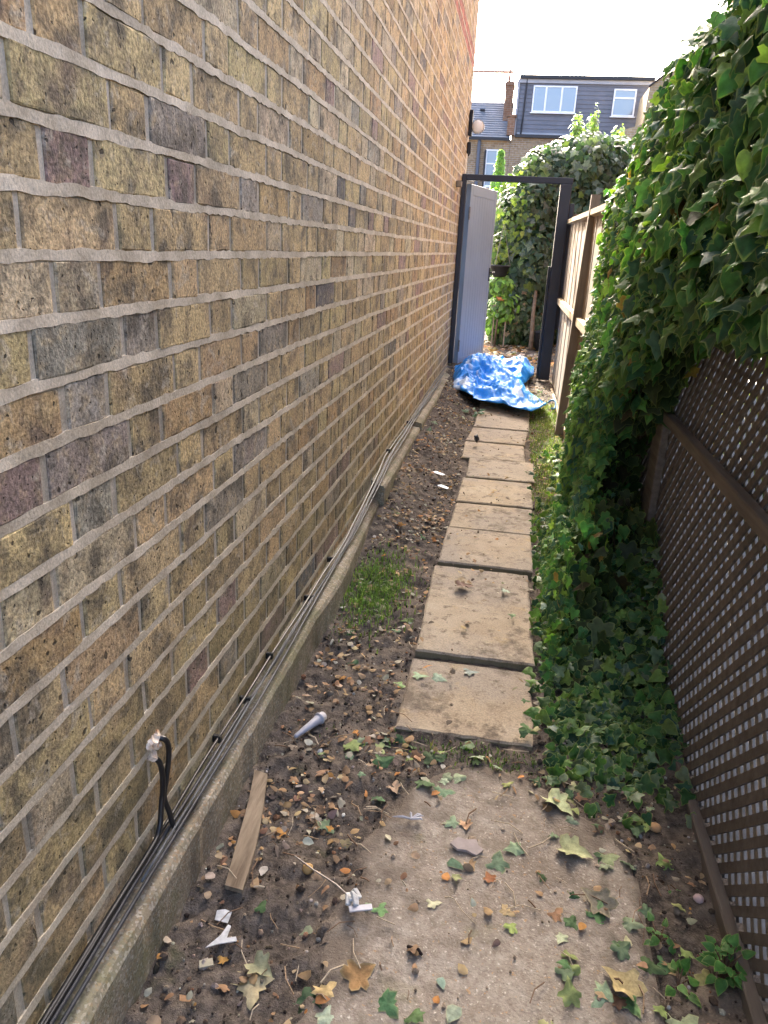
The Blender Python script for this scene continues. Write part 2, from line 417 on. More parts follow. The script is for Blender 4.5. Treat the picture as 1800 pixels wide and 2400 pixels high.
# worn concrete pad with a broken edge, dirt creeping in from its rim
V, F = sheet(-.28, .375, -.9, 1.64, .008, lambda X, Y: .008+.003*(fbm(X*5, Y*5, 8.)-.5)+.0016*(fbm(X*40, Y*40, 5.)-.5))
ins = in_poly(V[:, 0], V[:, 1], PAD); dd = pad_dist(V[:, 0], V[:, 1])
V[:, 2] -= np.clip(.012-dd, 0, .012)*.5; keepf = ins[F].all(1)
rimv = np.exp(-np.where(V[:, 0] > .30, dd*2.5, dd)/.11)
tag(link('concrete_pad', np_mesh('concrete_pad', V, F[keepf], M['pad'], rim=rimv, smooth=True)), kind='structure')

# paving slabs of the path, each its own piece, each stepping up a little
path = tag(empty('paved_path', (0, 1.7, 0)), kind='structure')
slabs = [  # y front, y back, xl front, xr front, xl back, xr back, tone
 (1.70,2.055,-.204,.152,-.204,.153,(.40,.315,.205)), (2.085,2.735,-.199,.158,-.214,.142,(.37,.30,.205)),
 (2.80,3.13,-.203,.160,-.200,.153,(.35,.28,.20)), (3.135,3.47,-.196,.160,-.192,.162,(.39,.31,.205)),
 (3.475,3.86,-.192,.165,-.190,.164,(.42,.335,.215)), (3.90,4.23,-.176,.180,-.180,.175,(.42,.34,.22)),
 (4.27,4.60,-.225,.130,-.232,.122,(.45,.35,.215)), (4.63,4.95,-.230,.125,-.208,.150,(.34,.27,.19)),
 (4.955,5.33,-.205,.152,-.198,.157,(.45,.355,.23)), (5.36,5.72,-.190,.160,-.200,.155,(.39,.31,.20)),
 (5.74,6.10,-.205,.150,-.200,.155,(.40,.31,.20)), (6.12,6.46,-.20,.155,-.20,.155,(.38,.30,.20)), (6.48,6.84,-.20,.155,-.20,.155,(.40,.31,.20))]
for i, (y0, y1, a, b, c, d, tone) in enumerate(slabs):
    if i: y0 = slabs[i-1][1]+(.016 if i in (1, 2) else .009)
    tone = tuple(.5*x+.5*g for x, g in zip(tone, (.40, .345, .27)))
    z0 = float(base_h(y0))+(.010 if i == 0 else (.025 if i in (1, 2) else .020+.003*(i % 3))); tilt = .007
    m = MB(); n = 14; q = .004
    # top grid with bevelled, slightly chipped rim
    rim_top = []; V2 = []
    outline = [(a, y0)]*0
    corners = [(a, y0), (b, y0), (d, y1), (c, y1)]
    pts = []
    for k in range(4):
        p, r_ = Vector(corners[k]), Vector(corners[(k+1) % 4])
        for j in range(n):
            e = p.lerp(r_, j/n); pts.append((e.x+random.uniform(-.0022, .0022), e.y+random.uniform(-.0022, .0022)))
    cx, cy = (a+b+c+d)/4, (y0+y1)/2; N_ = len(pts)
    zz = lambda y: z0+tilt*(y-y0)/(y1-y0)
    for p in pts: m.v.append((p[0], p[1], z0-.045))
    for p in pts: m.v.append((p[0], p[1], zz(p[1])-q-random.uniform(0, .002)))
    for p in pts:
        f_ = 1-.006/max(abs(p[0]-cx), abs(p[1]-cy), .05); m.v.append((cx+(p[0]-cx)*f_, cy+(p[1]-cy)*f_, zz(p[1])))
    m.f.append(tuple(range(2*N_, 3*N_)))
    for k in range(N_):
        k2 = (k+1) % N_
        m.f += [(k, k2, N_+k2, N_+k), (N_+k, N_+k2, 2*N_+k2, 2*N_+k)]
    o = m.build('paving_slab', M['slab'], path); o.color = (*tone, 1); o.matrix_parent_inverse = Matrix.Translation((0, -1.7, 0))

# ------------------------------------------------------------------ the house wall: Flemish bond stock bricks
WX = -.56; G = .0755; Z0 = CAMZ+.045; YA = .845; PER = .3345
WALL_Y0, WALL_Y1, WALL_TOP = -.8, 7.34, 4.6
wall = empty('house_wall', (WX, 0, 0))
tag(wall, 'tall side wall of yellow stock bricks with wide pale mortar joints', 'wall')
def brick_mesh(L, H, seed, us):
    r = np.random.default_rng(seed); e = .0030; us = np.array([0, e]+list(us)+[L-e, L]); vs = np.array([0, e, H-e, H])
    nu, nv = len(us)-1, 3; V = []; F = []
    for j, v in enumerate(vs):
        for i, u in enumerate(us):
            edge = i in (0, nu) or j in (0, nv)
            du, dv = r.uniform(-.0016, .0016, 2) if edge else r.uniform(-.0012, .0012, 2)
            dx = -.0006-r.uniform(0, .0012) if edge else r.uniform(-.0007, .0007)
            if edge and r.random() < .07: dx -= .0022; dv += (.003 if j < 2 else -.003)*r.random()
            V.append((dx, u+du, v+dv))
    W = nu+1
    for j in range(nv):
        for i in range(nu): F.append((j*W+i, j*W+i+1, (j+1)*W+i+1, (j+1)*W+i))
    ring = list(range(nu))+[j*W+nu for j in range(nv)]+[nv*W+i for i in range(nu, 0, -1)]+[j*W for j in range(nv, 0, -1)]
    b = len(V)
    for k in ring: V.append((-.03, V[k][1], V[k][2]))
    n = len(ring)
    for k in range(n): F.append((ring[k], b+k, b+(k+1) % n, ring[(k+1) % n]))
    return np.array(V, np.float32), np.array(F, np.int32)
SL, HL, BH = .2100, .0985, .0645
var_s = [brick_mesh(SL, BH, s, (.07, .14)) for s in range(12)]; var_h = [brick_mesh(HL, BH, 50+s, (.05,)) for s in range(12)]
me_s = [np_mesh('brick', v, f, M['brick']) for v, f in var_s]; me_h = [np_mesh('brick', v, f, M['brick']) for v, f in var_h]
def brick_colour(y, z):
    r = random.random(); j = random.uniform(.82, 1.18)
    if r < .58: c = (.56, .41, .21)
    elif r < .74: c = (.58, .46, .29)
    elif r < .85: c = (.47, .315, .155)
    elif r < .93: c = (.36, .31, .245)
    elif r < .96: c = (.33, .215, .19)
    elif r < .98: c = (.38, .25, .21)
    else: c = (.15, .145, .145)
    return tuple(x*j*random.uniform(.96, 1.04) for x in c)
HOLE = (1.075, CAMZ-.865)
bricks = []
k0 = int(math.floor((.12-Z0)/G)); k1 = int((WALL_TOP-Z0)/G)
for k in range(k0, k1):
    z = Z0+k*G; off = YA if (k % 2 == 1) else YA+.168     # stretcher starts
    n0 = int(math.floor((WALL_Y0-off)/PER)); n1 = int((WALL_Y1-off)/PER)+1
    for n in range(n0, n1):
        for ys, L, st in ((off+n*PER, SL, True), (off+n*PER+SL+.0130, HL, False)):
            if ys+L > WALL_Y1 or ys < WALL_Y0-.2: continue
            c = brick_colour(ys, z)
            zc = z-CAMZ
            if 1.39 < zc < 1.54: c = tuple(x*random.uniform(.9, 1.1) for x in M['redbrick'])
            bricks.append((ys+random.uniform(-.002, .002), z+.0053+random.uniform(-.0012, .0012), st, c, random.uniform(-.0003, .0014), random.randrange(12), random.uniform(-.004, .004)))
def brick_img_size(b):
    y, z, st = b[0], b[1], b[2]
    if y+.2 < .62: return 0
    L = SL if st else HL
    dv = Vector((WX, y+L/2, z-CAMZ)); dep = dv.dot(cf)
    px, py = dv.dot(cr)/dep, dv.dot(cu)/dep
    if dep < .2 or abs(px) > .56 or abs(py) > .73: return 0
    return L*abs(WX)/dep**3
order = sorted(range(len(bricks)), key=lambda i: -brick_img_size(bricks[i]))
big = set(order[:296])
BV, BF, BC = [], [], []; nb = 0
for i, (y, z, st, c, dx, vi, rx) in enumerate(bricks):
    if abs(y+(.1 if st else .05)-HOLE[0]) < .075 and abs(z+.03-HOLE[1]) < .03 and not st: hole_at = (y, z)
    if i in big:
        o = link('brick', (me_s if st else me_h)[vi], wall); o.location = (dx, y, z); o.rotation_euler[0] = rx; o.color = (*c, 1)
    else:
        v, f = (var_s if st else var_h)[vi]
        v = v+np.array((WX+dx, y, z), np.float32)
        BV.append(v); BF.append(f+nb); BC.append(np.tile(np.array(c), (len(v), 1))); nb += len(v)
o = link('brickwork', np_mesh('brickwork', np.vstack(BV), np.vstack(BF), M['brick_far'], cols=np.vstack(BC)), wall)
o.matrix_parent_inverse = Matrix.Translation((-WX, 0, 0)); o['kind'] = 'stuff'
# mortar: flat bed set back between the bricks, with struck bed joints standing a little proud
core = MB().box(WX-.22, WX-.0020, WALL_Y0-.2, WALL_Y1, 0.0, WALL_TOP)
MV, MF = [np.array(core.v, np.float32)], [np.array(core.f, np.int32)]; nb = 8
ys = np.arange(WALL_Y0, WALL_Y1-.02, .014)
for k in range(k0, k1+1):
    if Z0+k*G > 3.7: break
    z = Z0+k*G
    t0 = .0074+.0022*(fbm(ys*9, k*3.7)-.5)*2+.0030*(vnoise(ys*71, k*1.3)-.5)*2
    t1 = .0072+.0022*(fbm(ys*9, k*5.1+40)-.5)*2+.0030*(vnoise(ys*71, k*2.3+9)-.5)*2
    mid = .0016*(fbm(ys*3.3, k*7.7)-.5)*2; pr = .0013+.0008*(fbm(ys*30, k*2.9)-.5)*2
    wob = .0024*(vnoise(ys*1.7, k*.77)-.5)
    prof = [(WX-.004+0*ys, z+mid+t0+wob+.0004), (WX+.0006+0*ys, z+mid+t0+wob), (WX+pr, z+mid-t1+wob), (WX-.004+0*ys, z+mid-t1+wob-.0002)]
    n = len(ys); P = np.vstack([np.c_[x, ys, zz_] for x, zz_ in prof]).astype(np.float32)
    i = np.arange(n-1)
    fs = [np.c_[nb+a*n+i, nb+(a+1)*n+i, nb+(a+1)*n+i+1, nb+a*n+i+1] for a in range(3)]
    MV.append(P); MF += fs; nb += len(P)
o = link('mortar', np_mesh('mortar', np.vstack(MV), np.vstack(MF), M['mortar'], smooth=False), wall)
o.matrix_parent_inverse = Matrix.Translation((-WX, 0, 0))
# footing of rough concrete in three lengths, each a little prouder and higher than the last
def footing(y0, y1, xf, ztop, bulge):
    ys = np.arange(y0, y1+.001, .02); n = len(ys)
    xfr = xf+.006*(fbm(ys*5, y0)-.5)+.004*(vnoise(ys*30, 3.3)-.5)
    if bulge: xfr = xfr+.014*np.exp(-((ys-2.35)/.28)**2)-.012*np.clip((ys-2.7)/.5, 0, 1)
    zt = ztop+.008*(fbm(ys*4, y0+9)-.5)+.004*(vnoise(ys*35, 8.3)-.5)
    rows = [(xfr-.002, zt*0-.1), (xfr, zt-.012), (xfr-.007, zt), (WX+.016+0*ys, zt+.006), (WX+.001+0*ys, zt+.024), (WX-.01+0*ys, zt+.026)]
    P = np.vstack([np.c_[x, ys, z] for x, z in rows]); i = np.arange(n-1)
    F = np.vstack([np.c_[a*n+i, a*n+i+1, (a+1)*n+i+1, (a+1)*n+i] for a in range(5)])
    me = np_mesh('footing', P, F, None)
    # end caps
    b = bpy.data.meshes.new('footing'); VV = [tuple(p) for p in P]; FF = [tuple(f) for f in F]
    FF += [tuple(a*n for a in range(6))[::-1]+(), tuple(a*n+n-1 for a in range(6))]
    b.from_pydata(VV, [], FF); b.materials.append(M['footing']); b.update(); bpy.data.meshes.remove(me)
    o = link('footing', b, wall); o.matrix_parent_inverse = Matrix.Translation((-WX, 0, 0)); return o
footing(-.8, 3.22, -.507, .128, True)
footing(3.22, 4.47, -.497, .195, False)
footing(4.47, 6.84, -.488, .222, False)
# broken patch where the cables leave the wall
hy, hz = HOLE
m = MB()
for k in range(16):
    a = random.uniform(0, 6.28); rr = random.uniform(.005, .03)
    c = Vector((WX+.004, hy+rr*math.cos(a)*.8, hz+.008+rr*math.sin(a)*.8)); s_ = random.uniform(.003, .007)
    Mx = Matrix.Translation(c) @ Matrix.Rotation(random.uniform(0, 3), 4, Vector((random.random(), random.random(), random.random()+.1)).normalized())
    m.box(-s_, s_, -s_*1.3, s_*1.3, -s_*.7, s_*.7, M=Mx)
o = m.build('broken_mortar', simple('broken_mortar', (.66, .58, .48), .95, .1, .5, 60, dark=(.36, .19, .09)), wall)
o.matrix_parent_inverse = Matrix.Translation((-WX, 0, 0))

# ------------------------------------------------------------------ cables along the foot of the wall
def cable_z(y): return .156+(.245-.156)*np.clip((y-2.6)/.9, 0, 1)**1.2+.012*max(0, y-3.5)/3
def cable(name, dx, dz, r, m, y0, y1, label, wob=.007, ph=0.0, tail=None, clips=()):
    pts = []
    for y in np.arange(y0, y1+.01, .06):
        pts.append((WX+.012+dx+wob*math.sin(y*3.1+ph)*.5+wob*(float(vnoise(y*4, ph*3+1))-.5), y, float(cable_z(y))+dz+wob*(float(vnoise(y*3, ph*5+7))-.5)))
    if tail: pts += tail
    root = MB().tube(pts, r, 8).build(name, m, smooth=True)
    tag(root, label, 'cable', 'cables along the foot of the wall')
    for y in clips:
        z = float(cable_z(y))+dz
        MB().box(WX+.001, WX+.016+dx, y-.006, y+.006, z-.009, z+.009, .002).build('clip', M['clip'], root)
    return root
cable('cable', .004, .012, .0036, M['cableblk'], -.7, 6.3, 'black cable highest of the bundle clipped along the foot of the brick wall', ph=0, clips=(1.35, 1.72, 2.4, 3.6), tail=[(WX+.03, 6.38, .285), (WX+.07, 6.5, .27), (WX+.10, 6.62, .20), (WX+.11, 6.7, .12)])
cable('cable', .014, .004, .0038, M['cable'], -.7, 6.2, 'dark grey cable in the middle of the bundle along the wall foot', ph=1.7, clips=(1.52, 2.1, 4.3))
cable('cable', .026, -.002, .0036, M['cable'], -.7, 5.9, 'dark grey cable lying outermost on the concrete footing', ph=3.1, clips=())
cable('cable', .020, .010, .0028, M['cablepale'], .95, 6.1, 'thin pale grey cable lying on top of the darker cables', ph=4.4, wob=.006)
def black_drop(pts, label):
    P = [Vector(p) for p in pts]; Q = []
    for i in range(len(P)-1):                       # Catmull-Rom
        a, b, c, d = P[max(i-1, 0)], P[i], P[i+1], P[min(i+2, len(P)-1)]
        for k in range(8):
            t = k/8; Q.append(.5*((2*b)+(c-a)*t+(2*a-5*b+4*c-d)*t*t+(3*b-a-3*c+d)*t**3))
    Q.append(P[-1])
    tag(MB().tube(Q, .0052, 9).build('power_cable', M['cableblk'], smooth=True), label, 'cable', 'black cables dropping from the hole in the wall')
black_drop([(WX-.01, hy+.012, hz+.012), (WX+.014, hy+.020, hz+.010), (WX+.018, hy+.028, hz-.02), (WX+.016, hy+.018, hz-.07), (WX+.014, hy+.008, hz-.105), (WX+.020, hy+.012, hz-.14), (WX+.030, hy+.02, .152), (WX+.034, hy+.10, .145)], 'black cable looping out of the top of the hole in the brick wall')
black_drop([(WX-.01, hy-.012, hz-.008), (WX+.012, hy-.006, hz-.016), (WX+.016, hy+.001, hz-.045), (WX+.015, hy+.002, hz-.085), (WX+.014, hy-.004, hz-.115), (WX+.016, hy-.022, hz-.155), (WX+.018, hy-.06, .172), (WX+.016, hy-.20, .168), (WX+.016, hy-.6, .166)], 'black cable leaving the hole lower down and bending back along the wall foot')

# ------------------------------------------------------------------ fittings on the wall by the gate
la = empty('security_lamp', (WX, 7.22, 2.205)); tag(la, 'round cream wall lamp on a black bracket high on the end of the brick wall', 'lamp')
def child(m, name, mat, root, smooth=False):
    o = m.build(name, mat, root, smooth); return o
child(MB().box(.001, .03, -.035, .035, -.09, .11, .006), 'back_plate', M['lampbody'], la)
child(MB().tube([(.02, 0, -.02), (.06, -.01, -.03), (.09, -.02, -.02)], .014, 8), 'arm', M['lampbody'], la)
for nm, pr_, mt, lc_ in (('glass', [(.050, .0), (.049, -.008), (.040, -.020), (.022, -.028), (.005, -.031)], 'lampglass', (.078, -.03, -.02)),
                          ('rim', [(.055, .018), (.057, -.004), (.051, -.005), (.050, .018)], 'white', (.078, -.03, -.02)), ('housing', [(.035, .05), (.046, .025), (.03, .02)], 'lampbody', (.072, -.01, -.02))):
    o = child(MB().lathe(pr_[::-1], 22, (0, 0, 0), 'Y'), nm, M[mt], la, True); o.location = lc_; o.rotation_euler = (0, 0, R(-8))
bx = empty('junction_box', (WX, 7.20, 2.02)); tag(bx, 'small black junction box on the wall just under the round lamp', 'box')
child(MB().box(.001, .035, -.03, .03, -.045, .045, .006), 'body', M['lampbody'], bx)
child(MB().tube([(.018, 0, -.045), (.018, 0, -.06)], .008, 8), 'gland', M['lampbody'], bx)
tb = MB().box(WX+.002, WX+.045, 6.36, 6.42, 1.655, 1.70, .004).build('timber_block', M['post'])
tag(tb, 'small brown timber block fixed to the brick wall level with the gate top', 'block')

# ------------------------------------------------------------------ gate
GY = 6.9
gate = empty('garden_gate', (0, GY, .14)); tag(gate, 'dark grey framed side gate with its grey boarded door standing open', 'gate')
def gpart(m, name, mat, par=None, smooth=False):
    o = m.build(name, mat, par or gate, smooth); o.matrix_parent_inverse = Matrix.Translation((0, -GY, -.14)) if par is None else Matrix.Identity(4); return o
gpart(MB().box(-.556, -.518, GY-.03, GY+.05, .25, 1.792, .003), 'post', M['frame'])
gpart(MB().box(.243, .333, GY-.045, GY+.055, .165, 1.745, .004), 'post', M['frame'])
gpart(MB().box(.3335, .372, GY-.03, GY+.04, .60, 1.60, .004), 'post', M['frame'])
gpart(MB().box(-.5175, .34, GY-.032, GY+.048, 1.7455, 1.791, .003), 'head', M['frame'])
gpart(MB().box(.220, .2425, GY+.0, GY+.03, .17, 1.105, .002), 'door_stop', M['frame'])
gpart(MB().box(-.585+.03, -.535, GY-.035, GY+.03, .05, .248, .006), 'post_base', M['footing'])
leafM = empty('door'); leafM.parent = gate; leafM.location = (-.50, .075, .055); leafM.rotation_euler[2] = R(75.5)
LW, LH, LT = .765, 1.53, .042
for i in range(9):       # vertical tongue-and-groove boards
    x0 = .06+i*(LW-.12)/9; x1 = x0+(LW-.12)/9-.0015
    MB().box(x0, x1, -LT/2+.002, LT/2-.002, .09, LH-.085, .0015).build('plank', M['leafdoor'], leafM)
for nm, a in (('stile', (.0, .0595, -LT/2, LT/2, 0, LH)), ('stile', (LW-.0595, LW, -LT/2, LT/2, 0, LH)), ('rail', (.06, LW-.06, -LT/2, LT/2, LH-.085, LH)), ('rail', (.06, LW-.06, -LT/2, LT/2, 0, .09)),
              ('backing', (.06, LW-.06, -.006, .006, .09, LH-.086))):
    MB().box(*a, 0 if nm == 'backing' else .002).build(nm, M['leafdoor'], leafM)
for z in (.2, 1.3): MB().tube([(-.012, -LT/2-.004, z-.05), (-.012, -LT/2-.004, z+.05)], .008, 8).build('hinge', M['steel'], leafM)
h = MB().box(LW-.05, LW-.03, -LT/2-.008, -LT/2, .74, .86, .002); h.tube([(LW-.04, -LT/2-.006, .82), (LW-.04, -LT/2-.05, .82), (LW-.14, -LT/2-.05, .82)], .008, 8)
h.build('handle', M['lampbody'], leafM)

# ------------------------------------------------------------------ board fence
def fx(y): return .405-.019*(y-4.4)
fence = empty('board_fence', (.4, 5, .1)); tag(fence, 'weathered tan board fence with pale rails between the gate and the ivy', 'fence')
PINV = Matrix.Translation((-.4, -5, -.1))
def fpart(m, name, mat):
    o = m.build(name, mat, fence); o.matrix_parent_inverse = PINV; return o
y = 3.3; i = 0
while y < 6.84:
    wd = .30+random.uniform(-.004, .004); y2 = min(y+wd, 6.845)
    xa, xb = fx(y), fx(y2); t = .011
    m = MB(); zb, zt = .105+.02*(y-4.4)+.02, 1.43+random.uniform(-.004, .004)+.008*(y-5)
    sk = .004
    m.v = [(xa-sk, y, zb), (xb, y2-.0025, zb), (xb+t, y2-.0025, zb), (xa+t, y, zb), (xa-sk, y, zt), (xb, y2-.0025, zt), (xb+t, y2-.0025, zt), (xa+t, y, zt)]
    m.f = [(3,2,1,0),(4,5,6,7),(1,0,4,5),(2,1,5,6),(3,2,6,7)[::-1],(0,3,7,4)]
    fpart(m, 'board', M['fence']); y = y2; i += 1
def rail(y0, y1, z0, z1, dep, name, mat):
    m = MB(); xa, xb = fx(y0), fx(y1); s0 = .008*(y0-5); s1 = .008*(y1-5)
    m.v = [(xa-dep, y0, z0+s0), (xb-dep, y1, z0+s1), (xb-.005, y1, z0+s1-.01), (xa-.005, y0, z0+s0-.01), (xa-dep, y0, z1+s0), (xb-dep, y1, z1+s1), (xb-.005, y1, z1+s1+.004), (xa-.005, y0, z1+s0+.004)]
    m.f = [(3,2,1,0),(4,5,6,7),(1,0,4,5),(2,1,5,6),(3,2,6,7)[::-1],(0,3,7,4)]
    fpart(m, name, mat)
rail(3.3, 4.97, .80, .845, .036, 'rail', M['rail']); rail(5.06, 6.84, .80, .845, .036, 'rail', M['rail'])
rail(3.3, 6.84, 1.432, 1.462, .03, 'capping', M['rail'])
rail(3.3, 6.84, .075, .125, .022, 'gravel_board', M['rail'])
m = MB(); 
for (zz_, x_) in ((.02, .318), (1.545, .362)): m.v += [(x_, 4.985, zz_), (x_+.052, 4.985, zz_), (x_+.052, 5.045, zz_), (x_, 5.045, zz_)]
m.f = [(3,2,1,0),(4,5,6,7),(0,1,5,4),(1,2,6,5),(2,3,7,6),(3,0,4,7)]
fpart(m, 'post', M['post'])
fpart(MB().box(.372, .43, 6.80, 6.86, .1, 1.52, .004), 'post', M['post'])

# ------------------------------------------------------------------ trellis
TX = .53
tre = empty('trellis', (TX, 1.5, 0)); tag(tre, 'dark brown diagonal lattice trellis with a mid rail and bottom rail', 'trellis')
TI = Matrix.Translation((-TX, -1.5, 0))
def tpart(o): o.parent = tre; o.matrix_parent_inverse = TI; return o
TY0, TY1, TZ0, TZ1 = -.2, 3.35, .02, 1.60
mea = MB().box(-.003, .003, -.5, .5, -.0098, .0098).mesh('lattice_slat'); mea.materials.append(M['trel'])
meb = MB().box(-.003, .003, -.5, .5, -.0092, .0092).mesh('lattice_slat'); meb.materials.append(M['trel_lit'])
for fam in (0, 1):
    c = (TY0+TZ0 if fam == 0 else TZ0-TY1)+.02; c1 = TY1+TZ1 if fam == 0 else TZ1-TY0
    while c < c1:
        cc = c+random.uniform(-.003, .003)
        if fam == 0: ya, yb = max(TY0, cc-TZ1), min(TY1, cc-TZ0); za, zb = cc-ya, cc-yb
        else: ya, yb = max(TY0, TZ0-cc), min(TY1, TZ1-cc); za, zb = ya+cc, yb+cc
        c += .0552
        if yb-ya < .02: continue
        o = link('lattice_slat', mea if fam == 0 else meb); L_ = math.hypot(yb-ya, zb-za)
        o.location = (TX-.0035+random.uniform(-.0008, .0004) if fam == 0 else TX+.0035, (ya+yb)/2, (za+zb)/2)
        o.scale = (1, L_, random.uniform(.93, 1.06)); o.rotation_euler[0] = math.atan2(zb-za, yb-ya)+random.uniform(-.003, .003); tpart(o)
tpart(MB().box(TX-.030, TX-.006, TY0, TY1, -.005, .030, .003).build('bottom_rail', M['trelrail']))
tpart(MB().box(TX-.034, TX-.006, TY0, TY1, .710, .744, .003).build('mid_rail', M['trelrail']))
tpart(MB().box(TX-.03, TX+.02, TY0, TY1, 1.60, 1.635, .003).build('top_rail', M['trelrail']))
for y in (-.15, 2.62, 3.38): tpart(MB().box(TX+.013, TX+.075, y-.035, y+.035, -.05, 1.68, .004).build('post', M['trelrail']))
tpart(MB().box(TX-.032, TX-.0065, 2.545, 2.685, .031, .7065, .003).build('upright_board', M['trelrail']))

# ------------------------------------------------------------------ leaves
def ivy_leaf(lobes=True):
    """5-lobed ivy leaf in its own plane: stem at origin, tip along +x, unit size"""
    P = [(0,.0),(-.13,.16),(-.16,.34),(.05,.42),(.17,.36),(.24,.55),(.38,.50),(.47,.27),(.66,.20),(.84,.09),(1.0,0)] if lobes else [(0,0),(.0,.22),(.2,.36),(.5,.3),(.8,.14),(1,0)]
    return P+[(x, -y) for x, y in P[-2:0:-1]]
def leaf_geo(P, inner=.80, fold=.35, droop=.28, c=(.30, 0)):
    """centre + inner ring + outer rim; returns V, F(tri), rim"""
    n = len(P); V = [(c[0], 0, 0)]; rim = [0.0]
    f = lambda x, y: -fold*abs(y)*.45-droop*max(0, x-.2)**2+.07*math.sin(9*x+5*y)+.10*abs(y)*math.cos(11*x)
    for s, r_ in ((inner, .72), (1.0, 1.0)):
        for x, y in P:
            X, Y = c[0]+(x-c[0])*s, y*s; V.append((X, Y, f(X, Y))); rim.append(r_)
    F = [(0, 1+i, 1+(i+1) % n) for i in range(n)]
    for i in range(n):
        a, b, c_, d = 1+i, 1+(i+1) % n, 1+n+(i+1) % n, 1+n+i
        F += [(a, d, c_), (a, c_, b)]
    return np.array(V, np.float32), np.array(F, np.int32)[:, ::-1].copy(), np.array(rim, np.float32)
def leaf_simple(P, fold=.3, droop=.25):
    n = len(P); c = (.3, 0); V = [(c[0], 0, .03)]+[(x, y, -fold*abs(y)*.4-droop*max(0, x-.2)**2) for x, y in P]
    return np.array(V, np.float32), np.array([(0, 1+(i+1) % n, 1+i) for i in range(n)], np.int32)[:, ::-1].copy(), np.array([0]+[.9]*n, np.float32)
TRI = [(0,0),(-.12,.14),(-.14,.30),(.0,.44),(.16,.46),(.34,.36),(.52,.27),(.72,.18),(.88,.08),(1.0,0)]; TRI = TRI+[(x, -y) for x, y in TRI[-2:0:-1]]
HRT = [(0,0),(-.12,.10),(-.15,.26),(-.02,.40),(.2,.44),(.42,.38),(.62,.27),(.82,.12),(.96,0)]; HRT = HRT+[(x, -y) for x, y in HRT[-2:0:-1]]
FIV = [(0,0),(-.16,.10),(-.20,.30),(-.04,.33),(.10,.33),(.18,.56),(.30,.55),(.40,.30),(.58,.20),(.80,.12),(1.0,0)]; FIV = FIV+[(x, -y*.92) for x, y in FIV[-2:0:-1]]
LG = [leaf_geo(sh_, .80, f, d) for sh_, f, d in ((ivy_leaf(), .35, .25), (FIV, .7, .15), (TRI, .3, .45), (ivy_leaf(), -.3, .35), (FIV, .2, .4), (HRT, .6, .6))]
LS = [leaf_simple(ivy_leaf(), f, d) for f, d in ((.35, .25), (.6, .1), (-.2, .4))]
LO = [leaf_simple(ivy_leaf(False), f, d) for f, d in ((.35, .25), (.5, .1), (-.2, .4))]
def frames(nrm, tip):
    nrm = nrm/np.linalg.norm(nrm, axis=1, keepdims=True)
    tip = tip-nrm*np.sum(tip*nrm, 1, keepdims=True); tip = tip/np.maximum(np.linalg.norm(tip, axis=1, keepdims=True), 1e-6)
    return np.stack([tip, np.cross(nrm, tip), nrm], 2)          # columns
def scatter(name, pos, nrm, tip, size, cols, geos, mat, parent=None):
    Rm = frames(nrm, tip); n = len(pos); pick = rng.integers(0, len(geos), n); Vs, Fs, Cs, Rs = [], [], [], []; nb = 0
    for g, (V, F, rim) in enumerate(geos):
        k = np.where(pick == g)[0]
        if not len(k): continue
        W = np.einsum('nij,vj->nvi', Rm[k], V)*size[k][:, None, None]+pos[k][:, None, :]
        nv = len(V); Vs.append(W.reshape(-1, 3)); Fs.append((F[None]+(np.arange(len(k))*nv)[:, None, None]+nb).reshape(-1, 3)); nb += nv*len(k)
        Cs.append(np.repeat(cols[k], nv, 0)); Rs.append(np.tile(rim, len(k)))
    me = np_mesh(name, np.vstack(Vs), np.vstack(Fs), mat, np.vstack(Cs), np.concatenate(Rs), smooth=True)
    return link(name, me, parent)
def pick_cols(n, pal, wts, jit=.25):
    pal = np.array(pal); k = rng.choice(len(pal), n, p=np.array(wts)/sum(wts))
    return pal[k]*(1+jit*(rng.random((n, 1))*2-1))*(1+.08*(rng.random((n, 3))*2-1))
IVYPAL = [(.032, .098, .026), (.020, .066, .028), (.055, .135, .030), (.12, .21, .045), (.030, .080, .052)]

# ------------------------------------------------------------------ ivy hedge hanging over the trellis
hedge = empty('ivy_hedge', (.5, 2.9, 0)); tag(hedge, 'dense dark green ivy hanging over the trellis and spilling down to the path', 'ivy')
HI = Matrix.Translation((-.5, -2.9, 0))
def z_low(y):   # lower edge of the hanging ivy (world z)
    return np.interp(y, [.3, 1.7, 1.95, 2.16, 2.33, 2.52, 2.75, 2.95, 3.1], [1.10, 1.08, 1.03, 1.02, .91, .77, .62, .35, .02])
def z_top(y): return np.interp(y, [.3, 1.0, 1.5, 2.4, 3.2, 3.8, 4.3, 4.6], [1.66, 1.72, 1.76, 1.75, 1.69, 1.60, 1.50, 1.3])
def x_front(y, z):
    x = .350-.040*np.sin(np.clip((z-.1)/1.5, 0, 1)*math.pi)
    x = x+.05*np.clip((1.9-y)/.6, 0, 1)+.045*np.clip((y-3.2)/.5, 0, 1)
    x = x-np.clip((1.05-z)/1.05, 0, 1)**1.1*.165*np.clip((3.65-y)/.8, 0, 1)
    x = x+.11*(fbm(np.asarray(y)*2.6, np.asarray(z)*2.6, 5.5, 3)-.5)
    x = x+np.clip((y-4.1)/.6, 0, 1)*.05
    # thin near the lower right edge, where single sprays lie on the trellis
    x = np.where(y < 3.05, x+np.clip(1-(z-z_low(y))/.22, 0, 1)*.05*(z > .3), x)
    return x
def y_far(z): return np.interp(z, [0, .2, .5, .9, 1.3, 1.6], [3.4, 3.55, 3.8, 3.75, 4.15, 4.3])
